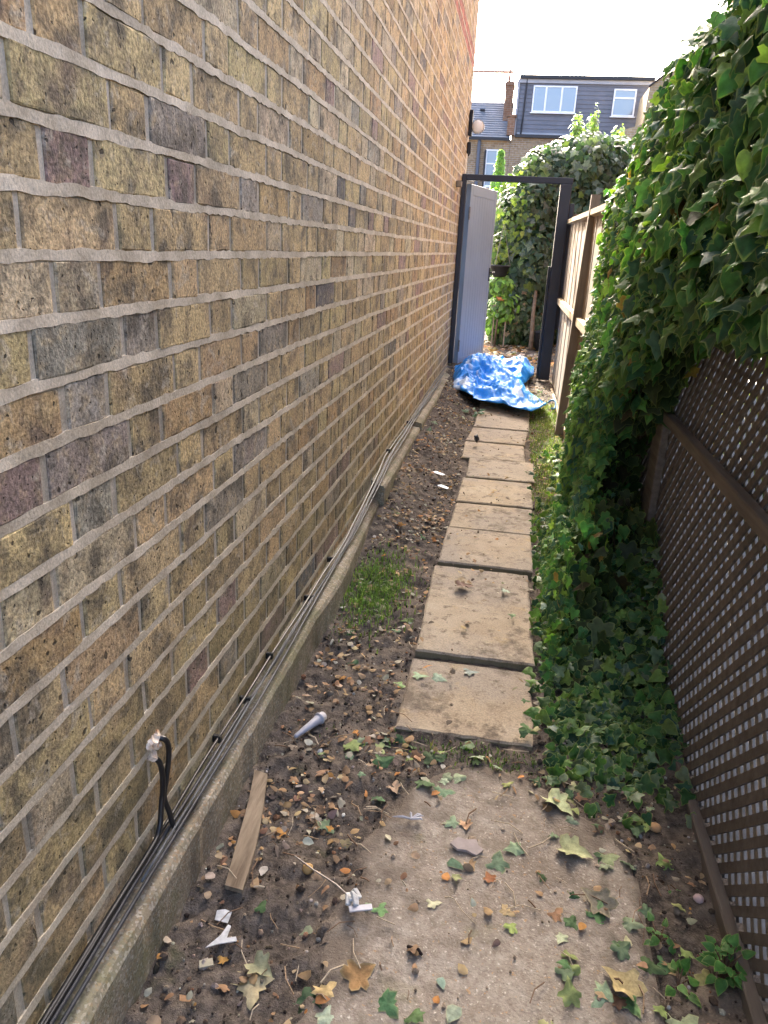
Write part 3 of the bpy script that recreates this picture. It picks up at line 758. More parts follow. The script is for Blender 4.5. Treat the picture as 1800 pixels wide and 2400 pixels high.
def hedge_points(n, depth):
    y = rng.uniform(.55, 4.5, n*3); z = rng.uniform(.02, 1.80, n*3)
    low = z_low(y)+.05*(fbm(y*9, z*2)-.5)*2
    foot = (z < .42) & (y > 2.02+1.3*np.clip(z, 0, .5)-.15*rng.random(n*3)) & (y < 3.2)
    ok = ((z > low) | foot) & (z < z_top(y)+.06*(fbm(y*7, 3.3)-.5)) & (y < y_far(z)+.1*(fbm(z*8, 9.1)-.5))
    y, z = y[ok][:n], z[ok][:n]
    d = rng.exponential(depth, len(y)); x = x_front(y, z)+d
    topness = np.clip((z-(z_top(y)-.12))/.12, 0, 1)
    x = x+topness*rng.random(len(y))**2*.24
    return np.c_[x, y, z], topness
def hedge_orient(P, top):
    n = len(P)
    nrm = np.c_[-np.ones(n), -.55*np.ones(n), .35+1.0*top]+rng.normal(0, .52, (n, 3))
    far = np.clip((P[:, 1]-3.7)/.6, 0, 1)[:, None]; nrm = nrm+far*np.array((0, .9, 0))
    tip = np.c_[-.15*np.ones(n), rng.normal(0, .35, n), -np.ones(n)]+rng.normal(0, .25, (n, 3))
    return nrm, tip
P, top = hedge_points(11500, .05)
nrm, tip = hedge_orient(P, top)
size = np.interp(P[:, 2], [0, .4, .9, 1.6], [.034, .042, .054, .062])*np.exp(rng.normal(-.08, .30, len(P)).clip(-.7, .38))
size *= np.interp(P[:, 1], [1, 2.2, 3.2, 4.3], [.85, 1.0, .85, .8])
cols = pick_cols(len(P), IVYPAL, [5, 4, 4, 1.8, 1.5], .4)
cols *= np.interp(P[:, 2], [0, .8, 1.2], [1.7, 1.65, 1.3])[:, None]  # lower leaves coloured brighter to offset the shade there
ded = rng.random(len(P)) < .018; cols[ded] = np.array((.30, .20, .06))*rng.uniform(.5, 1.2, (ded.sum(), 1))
yel = (rng.random(len(P)) < .35*np.clip((P[:, 1]-3.2)/.9, 0, 1)); cols[yel] = np.array((.13, .19, .03))*rng.uniform(.7, 1.3, (yel.sum(), 1))  # yellow leaves towards the far end, backlight put into their colour
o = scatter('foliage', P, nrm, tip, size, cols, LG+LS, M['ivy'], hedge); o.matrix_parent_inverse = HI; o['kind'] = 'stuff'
# leaves coloured brighter against the shade, filling the curtain between the hanging part and the ground
n = 2600; y = rng.uniform(2.35, 3.3, n*3); z = rng.uniform(.06, .98, n*3)
ok = (y > np.interp(z, [.06, .25, .45, .65, .8, 1.0], [2.35, 2.55, 2.62, 2.66, 2.58, 2.45])) & (y < y_far(z)); y, z = y[ok][:n], z[ok][:n]
P = np.c_[x_front(y, z)-.015+.03*np.clip(3.0-y, 0, 1)+rng.exponential(.018, len(y)), y, z]
nrm = np.c_[-.8*np.ones(len(y)), -.75*np.ones(len(y)), .75*np.ones(len(y))]+rng.normal(0, .38, (len(y), 3)); tip = np.c_[-.2*np.ones(len(y)), rng.normal(0, .4, len(y)), -np.ones(len(y))]
o = scatter('brightened_foliage', P, nrm, tip, .040*np.exp(rng.normal(0, .28, len(y)).clip(-.6, .45)), pick_cols(len(y), IVYPAL, [4, 2, 5, 2.5, 1.5], .35)*1.7, LG, M['ivy'], hedge); o.matrix_parent_inverse = HI; o['kind'] = 'stuff'
# inner leaves coloured dark as a backing against bright see-through, and stems
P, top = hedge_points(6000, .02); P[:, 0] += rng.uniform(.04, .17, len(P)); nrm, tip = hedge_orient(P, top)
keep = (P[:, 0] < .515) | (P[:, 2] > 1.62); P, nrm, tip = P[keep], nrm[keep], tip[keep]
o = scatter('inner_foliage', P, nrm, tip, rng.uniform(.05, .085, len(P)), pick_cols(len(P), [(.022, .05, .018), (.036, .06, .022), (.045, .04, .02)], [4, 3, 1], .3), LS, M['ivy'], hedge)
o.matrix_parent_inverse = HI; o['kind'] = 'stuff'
for k in range(26):
    y0 = random.uniform(2.2, 4.2); y1 = y0+random.uniform(-.7, .4); zt = random.uniform(.9, 1.6)
    pts = []
    for t in np.linspace(0, 1, 14):
        yy = y0+(y1-y0)*t+.04*math.sin(7*t+k); zz_ = .02+zt*t
        if yy < 2.75 and zz_ < float(z_low(yy)): zz_ = zz_
        pts.append((TX-.028+.01*math.sin(5*t+k), yy, zz_))
    pts = [p for p in pts if p[1] > 2.95 or p[2] > float(z_low(p[1]))+.06]
    if len(pts) > 4:
        o = MB().tube(pts, [.007*(1-.6*i/len(pts)) for i in range(len(pts))], 6).build('stem', M['stem'], hedge, True); o.matrix_parent_inverse = HI
# the largest leaves, singly
gm = [np_mesh('ivy_leaf', V, F, M['ivyobj'], rim=rim, smooth=True) for V, F, rim in LG]
P, top = hedge_points(900, .004)
P[:, 0] -= rng.uniform(.004, .02, len(P)); nrm, tip = hedge_orient(P, top)
score = -P[:, 1]*.5+P[:, 2]*.25+rng.random(len(P))*.8; idx = np.argsort(-score)[:270]
Rm = frames(nrm, tip); lc = pick_cols(len(P), IVYPAL, [5, 3, 4, 1.6, 1.5], .4)
for i in idx:
    s = float(np.interp(P[i, 2], [0, .5, 1.0, 1.6], [.045, .05, .056, .052]))*random.uniform(.65, 1.3)*min(1, .55+.25*P[i, 1])
    o = link('ivy_leaf', random.choice(gm), hedge); o.matrix_parent_inverse = HI
    M4 = Matrix([list(Rm[i][r])+[P[i, r]] for r in range(3)]+[[0, 0, 0, 1]])
    o.matrix_basis = M4 @ Matrix.Scale(s, 4); o.color = (*(lc[i]*1.35), 1)
# trailing ivy on the ground beside the path
n = 3000
x = rng.uniform(.15, .53, n*4); y = rng.uniform(1.45, 4.6, n*4)
dens = np.clip((x-.15)/.15, .15, 1)*np.interp(y, [1.45, 1.62, 1.8, 2.6, 3.2, 3.6, 4.6], [0, .35, .8, 1, .8, .12, .04])*np.where((y < 1.75) & (x > .40), .5, 1)
ok = rng.random(n*4) < dens; x, y = x[ok][:n], y[ok][:n]; z = soil_h(x, y)+.006+rng.random(len(x))*(.03+.30*np.clip((x-.19)/.3, 0, 1)*np.clip((y-1.85)/.6, 0, 1)*np.clip((3.6-y)/.5, 0, 1))
P = np.c_[x, y, z]; nrm = np.c_[rng.normal(-.45, .45, len(x)), rng.normal(-.55, .45, len(x)), .8*np.ones(len(x))]; a = rng.uniform(0, 6.28, len(x)); tip = np.c_[np.cos(a), np.sin(a), -.5*np.ones(len(x))]
GPAL = IVYPAL+[(.11, .16, .09), (.15, .20, .12), (.20, .26, .16)]
o = scatter('trailing_foliage', P, nrm, tip, rng.uniform(.022, .05, len(x)), pick_cols(len(x), GPAL, [4, 3, 4, 2.5, 1, 1.5, 1, .5], .3), LG, M['ivy'], hedge); o.matrix_parent_inverse = HI; o['kind'] = 'stuff'

# ------------------------------------------------------------------ leaf litter, crumbs, grass
def litter(n, xr, yr, dens, pal, wts, smin, smax):
    x = rng.uniform(*xr, n*5); y = rng.uniform(*yr, n*5); ok = rng.random(n*5) < dens(x, y); x, y = x[ok][:n], y[ok][:n]
    z = soil_h(x, y); ins = in_poly(x, y, PAD); z = np.where(ins, .011, z+.004)
    onp = (x > PATH_L) & (x < PATH_R) & (y > 1.7); z = np.where(onp, base_h(y)+.036, z)
    P = np.c_[x, y, z+rng.uniform(0, .006, len(x))]; a = rng.uniform(0, 6.28, len(x))
    return P, np.c_[rng.normal(0, .3, len(x)), rng.normal(0, .3, len(x)), np.ones(len(x))], np.c_[np.cos(a), np.sin(a), 0*a], rng.uniform(smin, smax, len(x)), pick_cols(len(x), pal, wts, .3)
CHIP = [leaf_simple([(0,0),(.15,.3),(.5,.42),(.8,.2),(1,-.1),(.6,-.35),(.2,-.25)], f, d) for f, d in ((.5, .3), (-.6, .3), (1.2, -.2))]+[leaf_simple([(0,0),(.1,.2),(.6,.16),(1,.05),(.7,-.12),(.2,-.14)], .8, .5)]
DRY = [(.33, .21, .11), (.26, .16, .08), (.40, .29, .17), (.20, .12, .07), (.30, .27, .20), (.40, .38, .31), (.13, .10, .08), (.36, .17, .05)]
def dens_a(x, y):
    left = (x < PATH_L-.005)*(x > -.495)*np.interp(y, [.4, .8, 1.1, 1.6, 2.0, 3.0, 6], [.5, .55, .25, .75, .65, .8, .8])
    right = (x > PATH_R+.005)*(x < .5)*np.interp(y, [.4, 1.2, 1.6, 2, 5, 8], [.12, .14, .5, .35, .5, .6])
    onp = (x >= PATH_L-.005)*(x <= PATH_R+.005)*np.where(y > 1.68, .045, np.where(y > 1.5, .5, .07))
    clump = .06+3.2*np.clip(fbm(x*6, y*6, 6.6)-.42, 0, 1)
    return np.clip((left+right+onp)*clump, 0, 1)
args = litter(7000, (-.5, .5), (.45, 8.0), dens_a, DRY, [4, 3, 4, 3, 3, 1.5, 3, 1.2], .006, .027)
tag(scatter('leaf_litter', *args, CHIP+CHIP+LO+LS[:1], M['litter']), 'dry brown leaf litter scattered over the bare soil', 'leaves', kind='stuff')
def dens_g(x, y):
    a = np.exp(-((x-.02)/.22)**2-((y-1.61)/.075)**2)*1.0+np.exp(-((x-.27)/.12)**2-((y-1.72)/.2)**2)*.9
    b = (x > .15)*(x < .45)*np.interp(y, [1.5, 1.8, 2.5, 3.2, 7], [.5, .5, .3, .06, .05])*.5
    return np.clip(a+b+.012*(y < 1.6)+.02*(x < -.2)+.03*(y < 2.9)*(y > 1.9)*(x < .1), 0, 1)
args = litter(620, (-.45, .5), (.5, 7.5), dens_g, [(.10, .17, .07), (.19, .26, .15), (.27, .33, .22), (.24, .30, .10), (.06, .11, .05), (.34, .34, .17)], [3, 3, 2, 2, 2, 1], .018, .05)
tag(scatter('green_leaf_litter', *args, LG[:3], M['litter']), 'fallen pale green ivy leaves lying around the first slab', 'leaves', kind='stuff')
ico = np.array([(0,0,1),(.89,0,.45),(.28,.85,.45),(-.72,.53,.45),(-.72,-.53,.45),(.28,-.85,.45),(.72,.53,-.45),(-.28,.85,-.45),(-.89,0,-.45),(-.28,-.85,-.45),(.72,-.53,-.45),(0,0,-1)], np.float32)
icf = np.array([(0,1,2),(0,2,3),(0,3,4),(0,4,5),(0,5,1),(1,6,2),(2,7,3),(3,8,4),(4,9,5),(5,10,1),(2,6,7),(3,7,8),(4,8,9),(5,9,10),(1,10,6),(11,7,6),(11,8,7),(11,9,8),(11,10,9),(11,6,10)], np.int32)
n = 11000; x = rng.uniform(-.5, .5, n*4); y = rng.uniform(.5, 7.5, n*4)**1.0
dn = np.where((x > PATH_L) & (x < PATH_R) & (y > 1.65), .012, np.where(in_poly(x, y, PAD), .02, .55))*np.interp(y, [.5, 2.5, 7.5], [1, .7, .3])
ok = rng.random(n*4) < dn; x, y = x[ok][:n], y[ok][:n]; n = len(x)
z = np.where(in_poly(x, y, PAD), .009, soil_h(x, y)); z = np.where((x > PATH_L) & (x < PATH_R) & (y > 1.7), base_h(y)+.034, z)
sz = rng.lognormal(-6.05, .5, n).clip(.0012, .010)
W = ico[None]*(1+.35*(rng.random((n, 12, 1))-.5))*sz[:, None, None]*rng.uniform(.6, 1.3, (n, 1, 3))+np.c_[x, y, z+sz*.2][:, None, :]
Fs = (icf[None]+(np.arange(n)*12)[:, None, None]).reshape(-1, 3)
cc = pick_cols(n, [(.05, .037, .027), (.09, .065, .045), (.22, .17, .12), (.34, .30, .25), (.5, .48, .45), (.25, .13, .07)], [6, 5, 3, 1.6, .5, .8], .3)
hard = in_poly(x, y, PAD) | ((x > PATH_L) & (x < PATH_R) & (y > 1.7)); cc[hard] = np.array((.27, .21, .15))*rng.uniform(.7, 1.4, (hard.sum(), 1))
def tint_mat(name, rough=.9, trans=0):
    t = NT(name, rough, .2); c = t.mix(1.0, t.attr('tint'), t.ramp(t.noise(300, 3), .3, .7, .7, 1.25), 'MULTIPLY'); return t.done(c)
M['tint'] = tint_mat('crumbs_and_stones')
tag(link('soil_crumbs', np_mesh('soil_crumbs', W.reshape(-1, 3), Fs, M['tint'], np.repeat(cc, 12, 0))), 'small stones and soil crumbs strewn over the alley floor', 'stones', kind='stuff')
# twigs and straws
VV, FF, CC = [], [], []
for k in range(330):
    x_, y_ = random.choice([(random.uniform(-.48, -.21), random.uniform(.7, 6)), (random.uniform(-.48, .4), random.uniform(.6, 1.7)), (random.uniform(.18, .45), random.uniform(1.5, 6))])
    L_ = random.uniform(.015, .07); a = random.uniform(0, 6.28); r_ = random.uniform(.0006, .0018); z_ = ground_z(x_, y_)+.006
    mb = MB().tube([(x_, y_, z_), (x_+L_*.5*math.cos(a+.2), y_+L_*.5*math.sin(a+.2), z_+.004), (x_+L_*math.cos(a), y_+L_*math.sin(a), z_)], r_, 4)
    b = sum(len(v) for v in VV); VV.append(np.array(mb.v)); FF += [tuple(b+i for i in f) for f in mb.f]
    CC.append(np.tile(np.array(random.choice([(.30, .21, .13), (.17, .11, .07), (.42, .35, .25)])), (len(mb.v), 1)))
me = bpy.data.meshes.new('twigs'); me.from_pydata([tuple(p) for p in np.vstack(VV)], [], FF); me.materials.append(M['tint'])
at = me.attributes.new('tint', 'FLOAT_COLOR', 'POINT'); at.data.foreach_set('color', np.c_[np.vstack(CC), np.ones(len(me.vertices))].astype(np.float32).ravel())
tag(link('twigs', me), 'thin dry twigs and straws lying over the soil', 'twigs', kind='stuff')
M['grass'] = leaf_mat('grass_blade', None, .5, .35)
def grass(name, n, fn, hmin, hmax, pal, wts, label):
    P = []; 
    xs, ys = fn(n); n = len(xs); zs = np.array([ground_z(a, b) for a, b in zip(xs, ys)]) if n < 800 else soil_h(xs, ys)
    h = rng.uniform(hmin, hmax, n); a = rng.uniform(0, 6.28, n); lean = rng.uniform(.1, .8, n); wdt = rng.uniform(.0010, .0024, n)
    d = np.c_[np.cos(a), np.sin(a), 0*a]; s = np.c_[-np.sin(a), np.cos(a), 0*a]; b = np.c_[xs, ys, zs-.004]
    q = [b-s*wdt[:, None], b+s*wdt[:, None]]
    m1 = b+d*(h*lean*.35)[:, None]+np.c_[0*h, 0*h, h*.6]; tipp = b+d*(h*lean)[:, None]+np.c_[0*h, 0*h, h*(1-.3*lean)]
    V = np.stack([q[0], q[1], m1+s*wdt[:, None]*.7, m1-s*wdt[:, None]*.7, tipp], 1)
    F = np.array([(0, 1, 2), (0, 2, 3), (3, 2, 4)]); F = (F[None]+(np.arange(n)*5)[:, None, None]).reshape(-1, 3)
    me = np_mesh(name, V.reshape(-1, 3), F, M['grass'], np.repeat(pick_cols(n, pal, wts, .3), 5, 0), np.zeros(n*5))
    return tag(link(name, me), label, 'grass', kind='stuff')
GR = [(.07, .13, .03), (.11, .18, .045), (.16, .22, .07), (.20, .19, .09)]
def gauss(cx, cy, sx, sy):
    def f(n):
        x, y = rng.normal(cx, sx, n), rng.normal(cy, sy, n); k = (x > -.495) & ((x < PATH_L-.005) | (x > PATH_R+.004) | (y < 1.69)); return x[k], y[k]
    return f
grass('grass_patch', 3000, gauss(-.40, 2.48, .06, .14), .008, .038, [(.10, .18, .04), (.14, .22, .06), (.19, .26, .09), (.08, .13, .03)], [4, 4, 2, 1], 'patch of short fine grass beside the footing of the brick wall')
grass('grass_fringe', 500, gauss(.03, 1.645, .13, .022), .006, .022, GR, [4, 3, 1, .5], 'thin green grass fringe along the front edge of the first slab')
grass('grass_verge', 6500, lambda n: (lambda x, y: (x[(x > .158) & (x < .40)], y[(x > .158) & (x < .40)]))(rng.normal(.27, .075, n), rng.uniform(3.2, 5.9, n)), .008, .045, [(.09, .15, .03), (.15, .21, .05), (.22, .26, .09), (.10, .12, .05)], [3, 4, 2, 2], 'straggly sunlit grass between the slab path and the board fence')
grass('grass_tuft', 60, gauss(.195, 5.62, .025, .05), .10, .22, [(.20, .34, .05), (.14, .26, .05)], [1, 1], 'tuft of tall bright green blades at the corner of the blue sheet')

# ------------------------------------------------------------------ individual leaves and rubbish on the ground
OVAL = leaf_geo(ivy_leaf(False), .8, .4, .2); MAPLE = leaf_geo([(0,0),(-.10,.12),(-.2,.42),(.02,.36),(.10,.62),(.28,.36),(.40,.40),(.50,.20),(.72,.22),(1,0)]+[(x,-y) for x, y in [(.72,.22),(.50,.20),(.40,.40),(.28,.36),(.10,.62),(.02,.36),(-.2,.42),(-.10,.12)]], .8, .5, .3)
FOLD = leaf_geo(ivy_leaf(), .8, -1.5, .05); CURL = leaf_geo(ivy_leaf(), .8, -.9, -.1)
fm = {k: np_mesh('fallen_leaf', *v[:2], M['fallen'], rim=v[2], smooth=True) for k, v in dict(ivy=LG[0], oval=OVAL, maple=MAPLE, fold=FOLD, curl=CURL).items()}
LEAVES = [
 (.234,1.359,.085,'fold',(.40,.42,.22),-.3,'long pale yellow-green leaf folded lengthwise on the concrete pad'),
 (.306,1.361,.055,'ivy',(.27,.32,.16),.4,'pale green ivy leaf beside the long folded leaf on the concrete'),
 (.074,1.297,.065,'ivy',(.11,.17,.10),1.4,'dark green ivy leaf with cream edges next to the slate flake'),
 (-.011,1.271,.050,'oval',(.06,.12,.07),-.6,'smooth dark green oval leaf left of the slate flake'),
 (.060,1.250,.034,'curl',(.30,.12,.05),2.,'small rust-orange curled leaf below the slate flake'),
 (.022,1.272,.032,'fold',(.42,.28,.15),-1.,'tan folded leaf tucked under the slate flake'),
 (.271,1.233,.080,'curl',(.20,.18,.13),2.6,'large curled grey-green dead leaf in the middle of the concrete pad'),
 (.190,1.190,.042,'maple',(.24,.13,.07),.9,'crumpled brown leaf left of the large curled dead leaf'),
 (.098,1.173,.036,'maple',(.42,.31,.16),-.4,'small tan lobed leaf in the centre of the concrete'),
 (.197,1.133,.032,'ivy',(.40,.44,.28),-2.,'small pale leaf below the crumpled brown leaf on the concrete'),
 (.319,1.151,.028,'oval',(.45,.44,.25),1.7,'small cream leaf by the right edge of the concrete pad'),
 (.295,1.057,.085,'fold',(.46,.37,.18),2.4,'large tan yellow leaf lying on top of two green leaves near the bottom'),
 (.263,1.024,.066,'maple',(.25,.34,.21),-2.4,'broad pale green leaf at the left under the large tan leaf'),
 (.310,1.021,.052,'ivy',(.10,.19,.07),-1.1,'mid green leaf at the right under the large tan leaf'),
 (.397,1.012,.060,'maple',(.33,.38,.22),.6,'pale green lobed leaf on the bare soil near the bottom right corner'),
 (.453,1.106,.050,'ivy',(.24,.23,.09),-.9,'mottled yellow leaf on dark soil near the bottom of the trellis'),
 (-.095,.936,.060,'maple',(.045,.12,.05),-.8,'deep green lobed leaf on the pad at the bottom edge of the view'),
 (.014,.945,.048,'oval',(.24,.29,.21),-1.9,'grey-green leaf at the bottom edge of the view right of the deep green one'),
 (-.011,.997,.030,'oval',(.22,.32,.25),-1.2,'small bluish green leaf above the grey-green leaf at the bottom'),
 (-.140,1.130,.042,'ivy',(.13,.25,.09),1.2,'bright green leaf lying beside the white wall plug and rod'),
 (-.042,1.164,.034,'ivy',(.44,.43,.28),.3,'small cream leaf at the left side of the concrete pad'),
 (-.152,.982,.070,'curl',(.26,.15,.06),.8,'dark and orange curled leaf at the left edge of the concrete pad'),
 (.448,1.652,.080,'ivy',(.42,.45,.20),-.5,'large pale yellow leaf on the soil at the foot of the trellis'),
 (.206,1.502,.090,'fold',(.43,.48,.26),-.7,'long pale lime leaf along the top rim of the concrete pad'),
 (-.025,1.394,.048,'maple',(.20,.28,.17),1.5,'star-shaped green leaf at the top left of the concrete pad'),
 (.004,1.388,.038,'curl',(.42,.26,.15),-1.4,'tan curled leaf just right of the star-shaped green leaf'),
 (-.053,1.487,.055,'maple',(.16,.25,.14),.2,'dusty green leaf above the star-shaped green leaf'),
 (-.218,1.558,.075,'maple',(.42,.29,.18),-.1,'big tan dry leaf on the dark soil left of the first slab'),
 (-.171,1.486,.045,'curl',(.40,.28,.18),-1.1,'dry tan leaf curled upright below the big tan leaf'),
 (.393,1.494,.048,'fold',(.22,.27,.08),2.2,'yellow-green leaf leaning against the orange pebble'),
 (-.328,.928,.078,'maple',(.43,.36,.21),-1.3,'large buff crumpled leaf at the bottom left on the dark soil'),
 (-.199,.942,.050,'maple',(.45,.33,.15),1.0,'yellow-tan lobed leaf at the bottom between soil and concrete'),
 (-.322,.962,.058,'fold',(.27,.27,.16),-.5,'dark edged greenish leaf rolled above the large buff leaf'),
 (-.187,.899,.048,'ivy',(.30,.36,.26),1.6,'pale green leaf at the very bottom below the yellow-tan leaf'),
 (-.166,1.958,.060,'maple',(.26,.36,.22),.1,'pale green leaf at the left on the first slab'),
 (-.115,1.951,.056,'ivy',(.30,.38,.27),-.3,'pale green leaf right beside another on the first slab'),
 (-.022,2.015,.062,'maple',(.22,.26,.23),.2,'grey-green leaf near the back edge of the first slab'),
 (.058,2.543,.042,'maple',(.32,.40,.30),2.0,'small pale green leaf on the second slab'),
 (-.088,2.541,.080,'curl',(.15,.085,.06),.1,'dark brown curled leaf on the second slab'),
 (-.230,1.892,.055,'ivy',(.22,.35,.13),-2.6,'bright pale green leaf on soil touching the first slab'),
 (-.394,.973,.026,'curl',(.50,.27,.07),.4,'small orange curled leaf among rubbish by the footing')]
for (x_, y_, s_, k, c, a, lab) in LEAVES:
    o = link('fallen_leaf', fm[k]); o.location = (x_-.3*s_*math.cos(a), y_-.3*s_*math.sin(a), ground_z(x_, y_)+(.011 if y_ > 2.08 and x_ > PATH_L else .003)-(.001 if k in ('fold', 'curl') else 0))
    s_ *= .80; o.scale = (s_, s_, s_*(.8)); o.rotation_euler = (random.uniform(-.2, .2), random.uniform(-.15, .1), a); o.color = (*c, 1)
    tag(o, lab, 'leaf', 'single fallen leaves on the alley floor')
def on_ground(m, name, mat, x_, y_, rz, label, cat, dz=0, tilt=(0, 0), smooth=False, group=None):
    o = m.build(name, mat, None, smooth); o.location = (x_, y_, ground_z(x_, y_)+dz); o.rotation_euler = (tilt[0], tilt[1], rz); tag(o, label, cat, group); return o
# broken plank, slightly bowed
m = MB(); n = 12
for i in range(n+1):
    t = i/n; wv = .018+.002*math.sin(5*t); bow = .006*math.sin(3*t); y_ = t*.345
    e0 = .010*(i == 0); e1 = .012*(i == n)
    for (dx_, dz_, ey) in ((-wv+bow, 0, e0), (wv+bow, 0, -e1), (wv+bow, .010, -e1), (-wv+bow, .010, e0)): m.v.append((dx_, y_+ey, dz_))
for i in range(n):
    for k in range(4): m.f.append((i*4+k, i*4+(k+1) % 4, i*4+4+(k+1) % 4, i*4+4+k))
m.f += [(3, 2, 1, 0), (n*4, n*4+1, n*4+2, n*4+3)]
on_ground(m, 'timber_offcut', M['offcut'], -.425, 1.105, R(9.5), 'split weathered wooden slat lying beside the concrete footing', 'plank', .010, (.03, 0))
# sealant nozzle
m = MB().lathe([(.004, -.045), (.0055, -.04), (.010, .02), (.0125, .045), (.0125, .05), (.016, .051), (.016, .056), (.0125, .057), (.012, .07), (.009, .07)], 14, axis='Y')
nz = on_ground(m, 'sealant_nozzle', M['greyplastic'], -.42, 1.62, R(-24), 'grey tapered plastic sealant nozzle lying on the soil', 'nozzle', .016, (0, 0), True)
# rod with a white plug
rd = empty('metal_rod', (-.265, 1.165, ground_z(-.265, 1.165)+.006)); tag(rd, 'thin rusty metal rod with a crushed white plug at its end', 'rod')
child(MB().tube([(-.068, .042, .004), (-.02, .012, .006), (.03, -.012, .005), (.062, -.036, .006)], .0016, 6), 'rod', M['steel'], rd)
m = MB()
for k in range(7):
    a = random.uniform(0, 6); m.box(-.010, .010, -.006, .006, -.003, .003, .001, M=Matrix.Translation((.070+random.uniform(-.008, .008), -.043+random.uniform(-.012, .012), .006+.003*k*.5)) @ Matrix.Rotation(a, 4, (.3, .2, 1)))
child(m, 'plug', M['white'], rd)
child(MB().box(-.022, .022, -.007, .007, 0, .003, .001, M=Matrix.Translation((.090, -.062, .008)) @ Matrix.Rotation(.35, 4, 'Z')), 'tab', M['greyplastic'], rd)
on_ground(MB().prism([(-.013, -.010), (.012, -.012), (.014, .010), (.0, .013), (-.014, .008)], 0, .0016), 'plastic_scrap', M['white'], -.427, 1.056, .1, 'square white plastic scrap by the footing', 'plastic', .010, (.2, .1))
on_ground(MB().prism([(-.026,-.022),(-.004,-.012),(.026,-.004),(.022,.004),(.006,.0),(.008,.024),(.002,.026),(-.006,.004)], 0, .0018), 'plastic_strip', M['white'], -.405, 1.0, .1, 'forked white plastic strip on the soil below the square scrap', 'plastic', .010, (.1, 0))
on_ground(MB().prism([(-.012,-.006),(.012,-.007),(.012,.006),(-.011,.007)], 0, .003), 'card_scrap', simple('buff_card', (.42, .37, .26), .9, .1, .2, 40), -.418, .951, .5, 'small buff and grey card scrap among soil by the footing', 'card', .010, (.15, 0))
m = MB()
for k in (0, 2, 3, 5, 8): m.tube([(0, 0, .003), (.022*math.cos(k*.38-.4), .022*math.sin(k*.38-.4)*.6, .006), ((.026+.004*k*.6)*math.cos(k*.38-.4), (.026+.004*k*.6)*math.sin(k*.38-.4)*.6, .002)], [.002, .003, .0006], 5)
on_ground(m, 'feather', M['greyplastic'], -.115, 1.372, R(20), 'pale grey feather splayed on the soil at the left rim of the pad', 'feather', .008)
pts = [(-.036, -.004), (-.020, -.016), (-.002, -.014), (.020, -.022), (.034, -.004), (.022, .006), (.018, .020), (-.004, .014), (-.022, .017)]
on_ground(MB().prism(pts, 0, .006), 'slate_flake', M['slate'], .011, 1.323, 0, 'flat pinkish grey slate flake on the concrete pad', 'stone', .004, (.08, .05))
def pebble(x_, y_, s_, mat, label, sq=.7):
    m = MB(); r_ = np.random.default_rng(int(1000*x_+5000)); m.lathe([(s_*(1e-2+math.sin(a))*(1+.12*(r_.random()-.5)), -s_*sq*math.cos(a)) for a in np.linspace(.1, 3.04, 7)], 9)
    m.v = [(a*(1+.12*(r_.random()-.5)), b*(1+.12*(r_.random()-.5)), c) for a, b, c in m.v]
    on_ground(m, 'pebble', mat, x_, y_, 0, label, 'stone', s_*sq*.7, smooth=True)
pebble(.418, 1.474, .013, M['terracotta'] if False else simple('orange_pebble', (.50, .30, .15), .85, .2, .2, 60), 'rounded orange pebble on the soil right of the concrete pad')
pebble(.473, 1.291, .011, simple('pink_pebble', (.52, .38, .36), .8, .2, .2, 60), 'pinkish white pebble near the trellis foot')
pebble(-.300, 1.19, .012, simple('ochre_pebble', (.40, .25, .10), .85, .2, .2, 60), 'ochre pebble lying under the metal rod')
m = MB(); m.tube([(-.014, .006, .003), (-.006, .000, .005), (.006, -.001, .005), (.014, -.007, .003)], [.003, .005, .0045, .002], 8)
on_ground(m, 'bark_piece', simple('dark_bark', (.022, .014, .012), .8, .2, .3, 60), -.064, 1.050, 0, 'dark twisted bark piece on the pale concrete', 'bark', .0, smooth=True)
m = MB(); 
for k in range(6): m.box(-.018, .018, -.010, .010, -.004, .004, .002, M=Matrix.Translation((random.uniform(-.016, .016), random.uniform(-.012, .012), .006+.004*k)) @ Matrix.Rotation(random.uniform(0, 3), 4, (random.random(), random.random(), 1)))
on_ground(m, 'crumpled_wrapper', simple('dark_wrapper', (.03, .035, .045), .35, .5, .5, 60), -.165, 4.50, 0, 'dark crumpled wrapper on the slab halfway to the gate', 'wrapper', .028)
for (x_, y_, s_, lab) in ((-.315, 3.83, .035, 'pale blue plastic scrap on the soil left of the path'), (-.275, 3.68, .03, 'long pale plastic scrap lying in front of the blue one')):
    on_ground(MB().prism([(-s_, -.008), (s_*.8, -.014), (s_, .004), (-s_*.6, .014)], 0, .002), 'plastic_scrap', simple('blue_white_film', (.50, .60, .70), .4, .4, .15, 30), x_, y_, -.3, lab, 'plastic', .010, (.15, .1))
# seedlings at the right
def seedling(name, x_, y_, n, spread, size, col, label, hgt=.03):
    root = empty(name, (x_, y_, ground_z(x_, y_))); tag(root, label, 'plant')
    V, F, rim = OVAL; 
    a = rng.uniform(0, 6.28, n); rr = spread*np.sqrt(rng.random(n)); P = np.c_[rr*np.cos(a), rr*np.sin(a)*1.3, rng.uniform(.3, 1, n)*hgt]
    nrm = np.c_[rng.normal(0, .3, n), rng.normal(-.2, .3, n), np.ones(n)]; tip = np.c_[np.cos(a), np.sin(a), -.1*np.ones(n)]
    scatter('foliage', P, nrm, tip, size*rng.uniform(.7, 1.3, n), pick_cols(n, [col], [1], .25), [OVAL], M['ivy'], root)
    m = MB()
    for p in P: m.tube([(0, 0, -.005), (p[0]*.5, p[1]*.5, p[2]*.7), tuple(p)], .0012, 4)
    m.build('stem', M['stem'], root)
seedling('leafy_weed', .482, 1.125, 34, .026, .024, (.07, .20, .045), 'bright green leafy weed growing at the foot of the trellis', .055)
